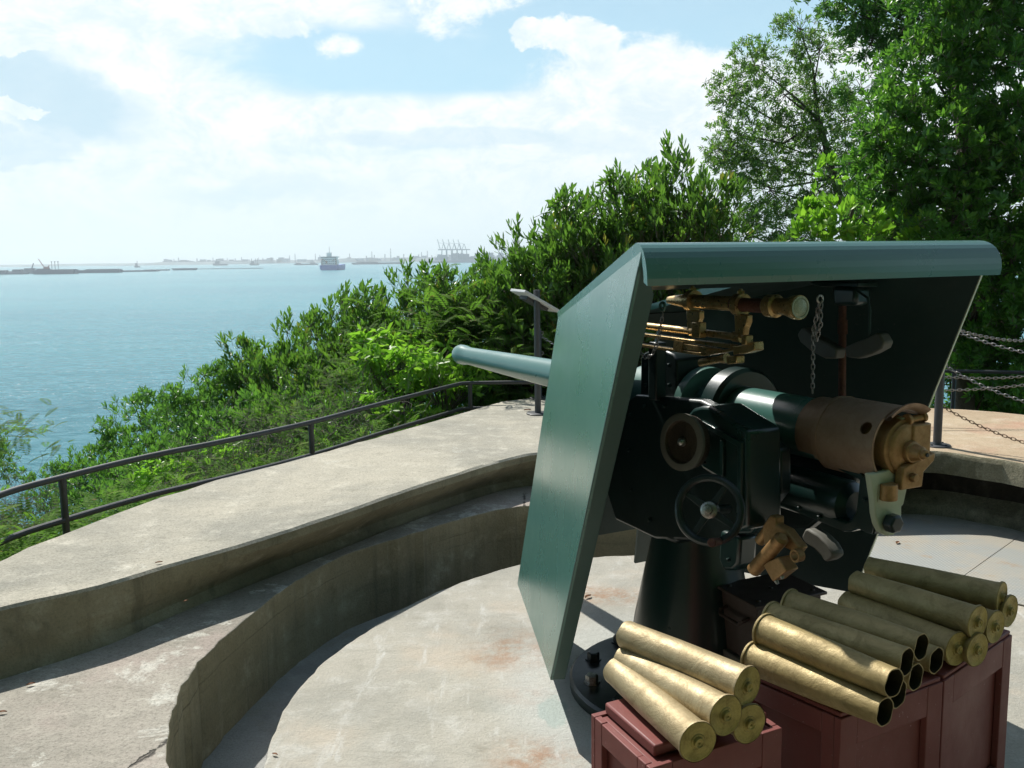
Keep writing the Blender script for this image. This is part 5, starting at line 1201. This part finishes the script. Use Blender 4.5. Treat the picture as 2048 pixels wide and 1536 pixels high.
tree_from_lobes('broadleaf_tree', 'big dense tree with leaf rosettes filling the right edge of the photo', 'tree', None,
    [(1790, 250, 10, 85), (1865, 150, 10.2, 100), (1960, 70, 10, 110), (2050, 180, 9.7, 120), (1900, 300, 9.8, 115), (2000, 400, 9.6, 120), (1800, 380, 9.9, 90), (1905, 440, 9.5, 95), (2020, 540, 9.6, 110), (1960, 620, 10.2, 90), (2050, 690, 9.9, 110),
     (2110, 320, 9.6, 150), (1735, 310, 10.2, 60), (1990, 745, 10.4, 90), (1900, -60, 10.2, 120), (2060, -70, 10, 140), (1850, 470, 10.4, 80), (1925, 560, 10.8, 80), (1745, 420, 10.3, 60), (2130, 560, 9.7, 150), (1880, 660, 11, 80), (1900, 760, 11, 80), (1830, 540, 10.8, 70), (1760, 490, 10.6, 60), (1985, 820, 11, 80), (2050, 800, 10.6, 90), (2090, 860, 11, 90), (1960, 700, 10.2, 70)],
    'leaf_big', 1150, 11, .088, .0155, .06, 1.25, .25, [(5.1, 10.4, -1.5), (5.0, 10.5, .8), (4.95, 10.5, 2.6), (4.8, 10.5, 4.2), (4.7, 10.4, 5.4)], .13, .12, stems=90)
tree_from_lobes('broadleaf_tree', 'pale airy small-leaved tree against white cloud above the shield', 'tree', None,
    [(1510, 130, 15, 60), (1460, 190, 15, 55), (1570, 190, 15.2, 75), (1480, 270, 15, 70), (1600, 60, 15, 50), (1640, 100, 15.2, 50), (1650, 200, 15.4, 60), (1560, 290, 15.2, 80), (1470, 345, 15, 55), (1640, 300, 15.4, 75), (1540, 380, 15.2, 70), (1640, 390, 15.2, 70), (1500, 430, 15, 45), (1700, 330, 15.4, 60), (1600, 440, 15.2, 60), (1690, 240, 15.6, 50), (1500, 470, 14.6, 60), (1580, 480, 14.6, 60), (1440, 300, 15, 40), (1720, 400, 15, 60)],
    'leaf_tree', 900, 8, .074, .0125, .06, 1.2, .1, [(6.2, 15.8, -3.0), (5.9, 15.8, .5), (5.6, 15.7, 1.8), (5.2, 15.5, 2.9), (4.9, 15.4, 3.8)], .10, .12, stems=240, thick=.8, updir=.15)
tree_from_lobes('broadleaf_tree', 'dark tree crown hanging in from the top edge, behind the big rosette tree', 'tree', None,
    [(1720, 30, 13, 60), (1790, 20, 13, 75), (1870, 40, 13, 80), (1740, 90, 13, 50), (1800, 120, 13.2, 60), (1700, -40, 13, 80), (1800, -60, 13, 90), (1725, 180, 13.4, 50), (1760, 200, 13.4, 45)],
    'leaf_small', 760, 9, .085, .0155, .06, 1.2, .0, [(6.9, 13.8, -2.5), (6.6, 13.6, 2.0), (6.0, 13.4, 4.5), (5.4, 13.2, 5.6)], .12, .02, stems=80, updir=.1)
tree_from_lobes('broadleaf_tree', 'young bright tree with large yellow-green leaves just above the shield roof', 'tree', None,
    [(1650, 400, 9.6, 45), (1690, 440, 9.4, 50), (1640, 460, 9.4, 45), (1735, 470, 9.3, 50), (1660, 340, 9.8, 26), (1790, 460, 9.6, 45)],
    'leaf_bright', 420, 8, .115, .026, .07, 1.0, .4, [(3.4, 9.9, -1.2), (3.38, 9.8, .9), (3.4, 9.7, 1.7), (3.42, 9.6, 2.2)], .03, .1, stems=30, updir=.6)
# leaf screen added behind the camera, out of view, to darken light from there
def unseen_leaf_screen():
    n = 20000; a = rng.uniform(-2.9, -.25, n); r = rng.uniform(6.5, 9.5, n); z = rng.uniform(-.2, 9.0, n)
    P = np.stack([r*np.cos(a)*1.0+1.0, r*np.sin(a)+2.5, z], 1); D = rnd_unit(n); N = rnd_unit(n)
    V = leaf_arrays(P, D, N, rng.uniform(.35, .6, n), rng.uniform(.12, .2, n), oval=False); o = link('unseen_leaf_screen', leaf_mesh('unseen_leaf_screen', V, rng.beta(2, 2, n)*.8), M['leaf_small'])
    tag(o, kind='stuff')
unseen_leaf_screen()

# ================================================================== FAR WATER: ships, barges, port, shore
M['hull_blue'] = paint('blue_hull_paint', (.03, .10, .38), .5, .2); M['ship_white'] = paint('white_ship_paint', (.75, .75, .72), .5, .1); M['ship_rust'] = paint('ship_deck_gear_paint', (.42, .22, .14), .6, .3)
M['barge'] = paint('barge_steel', (.07, .09, .14), .7, .3); M['crane_grey'] = paint('crane_paint', (.16, .25, .30), .6, .2); M['crane_red'] = paint('red_crane_boom', (.35, .12, .12), .6, .2)
M['shore'] = paint('far_shore_green', (.10, .14, .16), .9, .3, scale=.01); M['tank'] = paint('pale_tank_paint', (.45, .5, .55), .7, .2, scale=.01); M['stack'] = paint('works_steel', (.25, .28, .34), .7, .2, scale=.01)
def onsea(px, py): return atz(px, py, SEA)
def ubox(b, c, lx, ly, h, z0=0.0): b.box((c.x, c.y, zz(SEA)+z0+h/2), (lx, ly, h))
def cargo_ship(px, py):
    c = onsea(px, py); mpp = c.y/FPX; Wd = 39*mpp; root = empty('cargo_ship', (c.x, c.y, zz(SEA)), 'blue-hulled cargo ship with white superstructure, seen end-on', 'ship')
    z = zz(SEA); b = MB(); hw = Wd/2; rows = []
    for y, k in ((0, .80), (2, .93), (6, 1.0), (70, 1.0), (95, .5), (110, .02)):
        rows.append([Vector((c.x-hw*k*.86, c.y+y, z-1)), Vector((c.x-hw*k, c.y+y, z+3)), Vector((c.x-hw*k, c.y+y, z+10*mpp+1.2*(y > 60))), Vector((c.x+hw*k, c.y+y, z+10*mpp+1.2*(y > 60))), Vector((c.x+hw*k, c.y+y, z+3)), Vector((c.x+hw*k*.86, c.y+y, z-1))])
    b.strip(rows); b.add(rows[0], [(0, 1, 2, 3, 4, 5)]); b.build('hull', M['hull_blue'], root)
    b = MB(); H0 = 10*mpp
    for lx, h, z0 in ((33, 9, 0), (29, 6, 9), (35, 2.5, 14.5)): b.box((c.x, c.y+12, z+H0+(z0+h/2)*mpp), (lx*mpp, 14, h*mpp))
    b.box((c.x-1*mpp, c.y+12, z+H0+20*mpp), (9*mpp, 8, 8*mpp)); sup = b.build('superstructure', M['ship_white'], root)
    b = MB()
    for j in range(3):
        for i in range(7): b.box((c.x+(i-3)*4*mpp, c.y+4.95, z+H0+(3+j*4)*mpp), (2.2*mpp, .2, 1.3*mpp))
    b.box((c.x, c.y+4.9, z+H0+15.8*mpp), (31*mpp, .2, 1.1*mpp)); b.build('windows', M['barge'], sup)
    b = MB(); b.cyl((c.x, c.y+12, z+H0+22*mpp), (c.x, c.y+12, z+H0+36*mpp), .6*mpp); b.box((c.x, c.y+12, z+H0+25*mpp), (10*mpp, 1, .7*mpp)); b.build('mast', M['ship_white'], root)
    for s in (-1, 1):
        b = MB(); b.cyl((c.x+s*14*mpp, c.y+3, z+H0-.5), (c.x+s*14*mpp, c.y+3, z+H0+13*mpp), .7*mpp); b.cyl((c.x+s*14*mpp, c.y+3, z+H0+12*mpp), (c.x+s*6*mpp, c.y+3, z+H0+8*mpp), .5*mpp); b.build('deck_crane', M['ship_rust'], root)
    b = MB(); b.box((c.x-5*mpp, c.y+3.5, z+H0+6*mpp), (2.5*mpp, 1.5, 5*mpp)); b.build('lifeboat', M['ship_rust'], root)
cargo_ship(658, 540.5)
def barge(x0, x1, y, h, label, deck=(), name='barge', grp='barges strung along the left horizon'):
    a, c = onsea(x0, y), onsea(x1, y); mpp = c.y/FPX; Lx = c.x-a.x; cy = (a.y+c.y)/2; cx = (a.x+c.x)/2
    root = empty(name, (cx, cy, zz(SEA)), label, 'barge', grp); b = MB(); z = zz(SEA)
    b.prism([(cx-Lx/2, cy, z+h*mpp), (cx+Lx/2, cy, z+h*mpp), (cx+Lx/2-2*mpp, cy, z-1), (cx-Lx/2+4*mpp, cy, z-1)], (0, 18, 0)); b.build('hull', M['barge'], root)
    if deck:
        b = MB()
        for (u0, u1, hh) in deck:
            xa, xb = cx-Lx/2+Lx*u0, cx-Lx/2+Lx*u1; b.box(((xa+xb)/2, cy+9, z+(h+hh/2)*mpp-.3), (xb-xa, 12, hh*mpp))
        b.build('cargo', M['barge'], root)
    return root, cx, cy, mpp, z
barge(-60, 26, 549.5, 4, 'dark barge cut by the left edge of the photo', ((.3, .7, 5),))
r, cx, cy, mpp, z = barge(22, 66, 547.5, 5, 'dark work barge with a short raised crane at the far left', ((.2, .45, 4), (.55, .8, 6), (.85, .98, 3)))
b = MB(); b.cyl((cx+16*mpp, cy+6, z+6*mpp), (cx+22*mpp, cy+6, z+21*mpp), 1.4*mpp, .8*mpp); b.build('crane', M['barge'], r)
r, cx, cy, mpp, z = barge(78, 136, 548.5, 8, 'crane barge with a long leaning boom and three masts on the left horizon', ((.1, .35, 4), (.35, .98, 2)), 'crane_barge')
b = MB(); b.cyl((cx-17*mpp, cy+6, z+8*mpp), (cx-31*mpp, cy+6, z+31*mpp), 1.1*mpp, .6*mpp); b.box((cx-16*mpp, cy+6, z+13*mpp), (9*mpp, 6, 5*mpp)); b.cyl((cx-16*mpp, cy+6, z+10*mpp), (cx-10*mpp, cy+6, z+18*mpp), .8*mpp); b.build('crane', M['crane_red'], r)
for dx in (-5, 1.5, 8):
    b = MB(); b.cyl((cx+dx*mpp, cy+6, z+6*mpp), (cx+dx*mpp, cy+6, z+25*mpp), .55*mpp); b.box((cx+dx*mpp, cy+6, z+25*mpp), (2.6*mpp, 2, 1.2*mpp)); b.build('mast', M['barge'], r)
barge(157, 224, 546, 6, 'long low barge right of the crane barge', ((.3, .98, 2),)); barge(226, 246, 544, 2.5, 'small flat barge between two longer ones', ((.3, .6, 2),))
barge(250, 302, 543.5, 3, 'flat grey barge in the middle of the left barge row'); barge(296, 328, 541.5, 2.5, 'short flat barge at the end of the middle group')
barge(350, 383, 540.5, 4, 'boxy barge alone towards the right of the row'); barge(384, 502, 538, 1.2, 'very long thin pontoon line ending the row')
barge(715, 800, 528.5, 3.5, 'low grey barge right of the blue ship', ((.1, .5, 1.5),)); barge(594, 628, 530, 2.5, 'small low vessel just left of the blue ship', ((.1, .3, 2), (.7, .9, 2)))
def small_ship(px, py, w_, label, masts):
    c = onsea(px, py); mpp = c.y/FPX; z = zz(SEA); root = empty('workboat', (c.x, c.y, z), label, 'ship', 'small vessels near the horizon'); b = MB()
    b.prism([(c.x-w_/2*mpp, c.y, z+4*mpp), (c.x+w_/2*mpp, c.y, z+3*mpp), (c.x+w_*.42*mpp, c.y, z-1), (c.x-w_*.44*mpp, c.y, z-1)], (0, 16, 0)); b.build('hull', M['barge'], root)
    b = MB(); b.box((c.x-w_*.22*mpp, c.y+8, z+6*mpp), (w_*.3*mpp, 8, 4.5*mpp)); b.build('deckhouse', M['barge'], root)
    for u in masts: b = MB(); b.cyl((c.x+u*w_*mpp, c.y+8, z+3*mpp), (c.x+u*w_*mpp, c.y+8, z+13*mpp), .6*mpp); b.build('mast', M['barge'], root)
small_ship(440, 531, 29, 'grey vessel with a deckhouse, between the barge row and the ship', (-.25,)); small_ship(508, 530.5, 18, 'tiny twin-masted vessel left of the blue ship', (-.3, .15, .35)); small_ship(273, 535, 8, 'tiny boat above the middle barges', (0,))
# far shore: a low land strip, with works and tanks too far and hazy to count
def shore():
    b = MB(); n = 220; y0 = 4500
    pts = []
    for i in range(n):
        x = -3600+i*8200/n; px = 1024+FPX*x/y0
        h = 5+4*abs(noise1(i*.35))+(9 if px > 330 else 0)*.6+(10 if px > 640 else 0)*.6; pts.append((x, h))
    rows = [[Vector((x, y0+300*noise1(i*.05), zz(SEA)-1)) for i, (x, h) in enumerate(pts)], [Vector((x, y0+30+300*noise1(i*.05), zz(SEA)+h)) for i, (x, h) in enumerate(pts)], [Vector((x, y0+1500, zz(SEA)+h)) for x, h in pts]]
    b.strip(rows); tag(b.build('far_shore', M['shore'], origin=(0, y0, zz(SEA))), kind='structure')
    b = MB(); rg = random.Random(5); mpp = y0/FPX
    for px in [rg.uniform(330, 1010) for _ in range(120)]:
        x = (px-1024)/FPX*y0; k = rg.random(); z0 = zz(SEA)+6
        if k < .5: w_ = rg.uniform(8, 30); h = rg.uniform(8, 22); b.box((x, y0+60, z0+h/2), (w_, 20, h))
        elif k < .8: h = rg.uniform(14, 32)*(1.2 if 500 < px < 700 or 760 < px < 860 else 1); b.cyl((x, y0+80, z0), (x, y0+80, z0+h), rg.uniform(1.5, 3), n=6)
        else: b.cyl((x, y0+50, z0), (x, y0+50, z0+rg.uniform(8, 14)), rg.uniform(12, 26), n=14)
    for px, h in ((482, 45), (516, 40), (590, 62), (631, 60), (783, 88), (640, 52), (525, 38), (700, 60), (745, 70), (845, 62), (857, 70)):
        x = (px-1024)/FPX*y0; b.cyl((x, y0+80, zz(SEA)), (x, y0+80, zz(SEA)+h*.72), 2.6, 1.8, n=6)
    tag(b.build('shore_works', M['stack'], origin=(0, y0, zz(SEA))), kind='stuff')
shore()
def gantry(px, boom_up, k):
    y0 = 3300; x = (px-1024)/FPX*y0; mpp = y0/FPX; z = zz(SEA)+2
    return x, y0, mpp, z
def gantry_proto():
    mpp = 3300/FPX; root = empty('port_crane', (0, 0, 0)); b = MB()
    for sx in (-1, 1):
        for sy in (-1, 1): b.cyl((sx*6*mpp, sy*8, 0), (sx*5*mpp, sy*8, 28*mpp), 1.3*mpp*.6)
        b.box((sx*5.5*mpp, 0, 14*mpp), (1.2*mpp, 16, 1.2*mpp))
    b.box((0, 0, 27*mpp), (28*mpp, 6, 2.2*mpp)); b.box((0, 8, 15*mpp), (11*mpp, 1.5, 1.5*mpp)); b.build('frame', M['crane_grey'], root)
    b = MB(); b.cyl((-5*mpp, 0, 28*mpp), (-1*mpp, 0, 40*mpp), .7*mpp); b.cyl((4*mpp, 0, 28*mpp), (0, 0, 40*mpp), .7*mpp); b.build('apex_frame', M['crane_grey'], root)
    b = MB(); b.cyl((-9*mpp, 0, 28*mpp), (-15*mpp, 0, 50*mpp), .95*mpp, .7*mpp); b.cyl((-1*mpp, 0, 40*mpp), (-12*mpp, 0, 42*mpp), .3*mpp); b.build('boom', M['crane_grey'], root)
    return root
pr = gantry_proto(); L6 = ['leftmost of the port cranes with a steep raised boom', 'second port crane from the left, boom raised', 'third port crane from the left, its boom up beside an A-shaped frame', 'fourth port crane from the left', 'fifth port crane from the left, just left of the glossy shrub tip', 'port crane seen between shrub shoots, right of the main row']
for k, px in enumerate((893, 902, 912, 921, 930, 1010)):
    if k == 0: root = pr
    else:
        root = pr.copy(); COL.objects.link(root)
        for c in pr.children: d_ = c.copy(); COL.objects.link(d_); d_.parent = root
    root.location = ((px-1024)/FPX*3300, 3300+k*30, zz(SEA)+3); root.scale = (.85, .85, .9); tag(root, L6[k], 'crane', 'port cranes on the far shore')
b = MB(); mpp = 3300/FPX
b.prism([((850-1024)/FPX*3300, 3290, zz(SEA)-1), ((1120-1024)/FPX*3300, 3290, zz(SEA)-1), ((1120-1024)/FPX*3300, 3290, zz(SEA)+9), ((850-1024)/FPX*3300, 3290, zz(SEA)+9)], (0, 400, 0)); tag(b.build('port_quay', M['stack'], smooth=False), kind='structure')
b = MB(); rg = random.Random(9)
for k in range(70):
    px = rg.uniform(870, 1060); h = rg.uniform(8, 26); x = (px-1024)/FPX*3300; b.box((x, 3420+rg.uniform(0, 120), zz(SEA)+8+h/2), (rg.uniform(8, 22), 14, h))
tag(b.build('container_stacks', M['crane_grey'], smooth=False), kind='stuff')
# haze over the water
hb = MB(); hb.add([(-8950, -8950, -26), (8950, -8950, -26), (8950, 8950, -26), (-8950, 8950, -26), (-8950, -8950, 95), (8950, -8950, 95), (8950, 8950, 95), (-8950, 8950, 95)],
    [(0, 3, 2, 1), (4, 5, 6, 7), (0, 1, 5, 4), (1, 2, 6, 5), (2, 3, 7, 6), (3, 0, 4, 7)])
hm = bpy.data.materials.new('haze'); hm.use_nodes = True; hm.node_tree.nodes.clear(); o_n = hm.node_tree.nodes.new('ShaderNodeOutputMaterial'); v_n = hm.node_tree.nodes.new('ShaderNodeVolumePrincipled')
v_n.inputs['Color'].default_value = (.84, .95, 1.0, 1); v_n.inputs['Density'].default_value = .00018; v_n.inputs['Anisotropy'].default_value = .45; hm.node_tree.links.new(v_n.outputs[0], o_n.inputs['Volume'])
tag(hb.build('haze', hm, smooth=False), kind='stuff')
sc.cycles.volume_max_steps = 64; sc.cycles.max_bounces = 6; sc.cycles.transparent_max_bounces = 4; sc.cycles.volume_bounces = 0
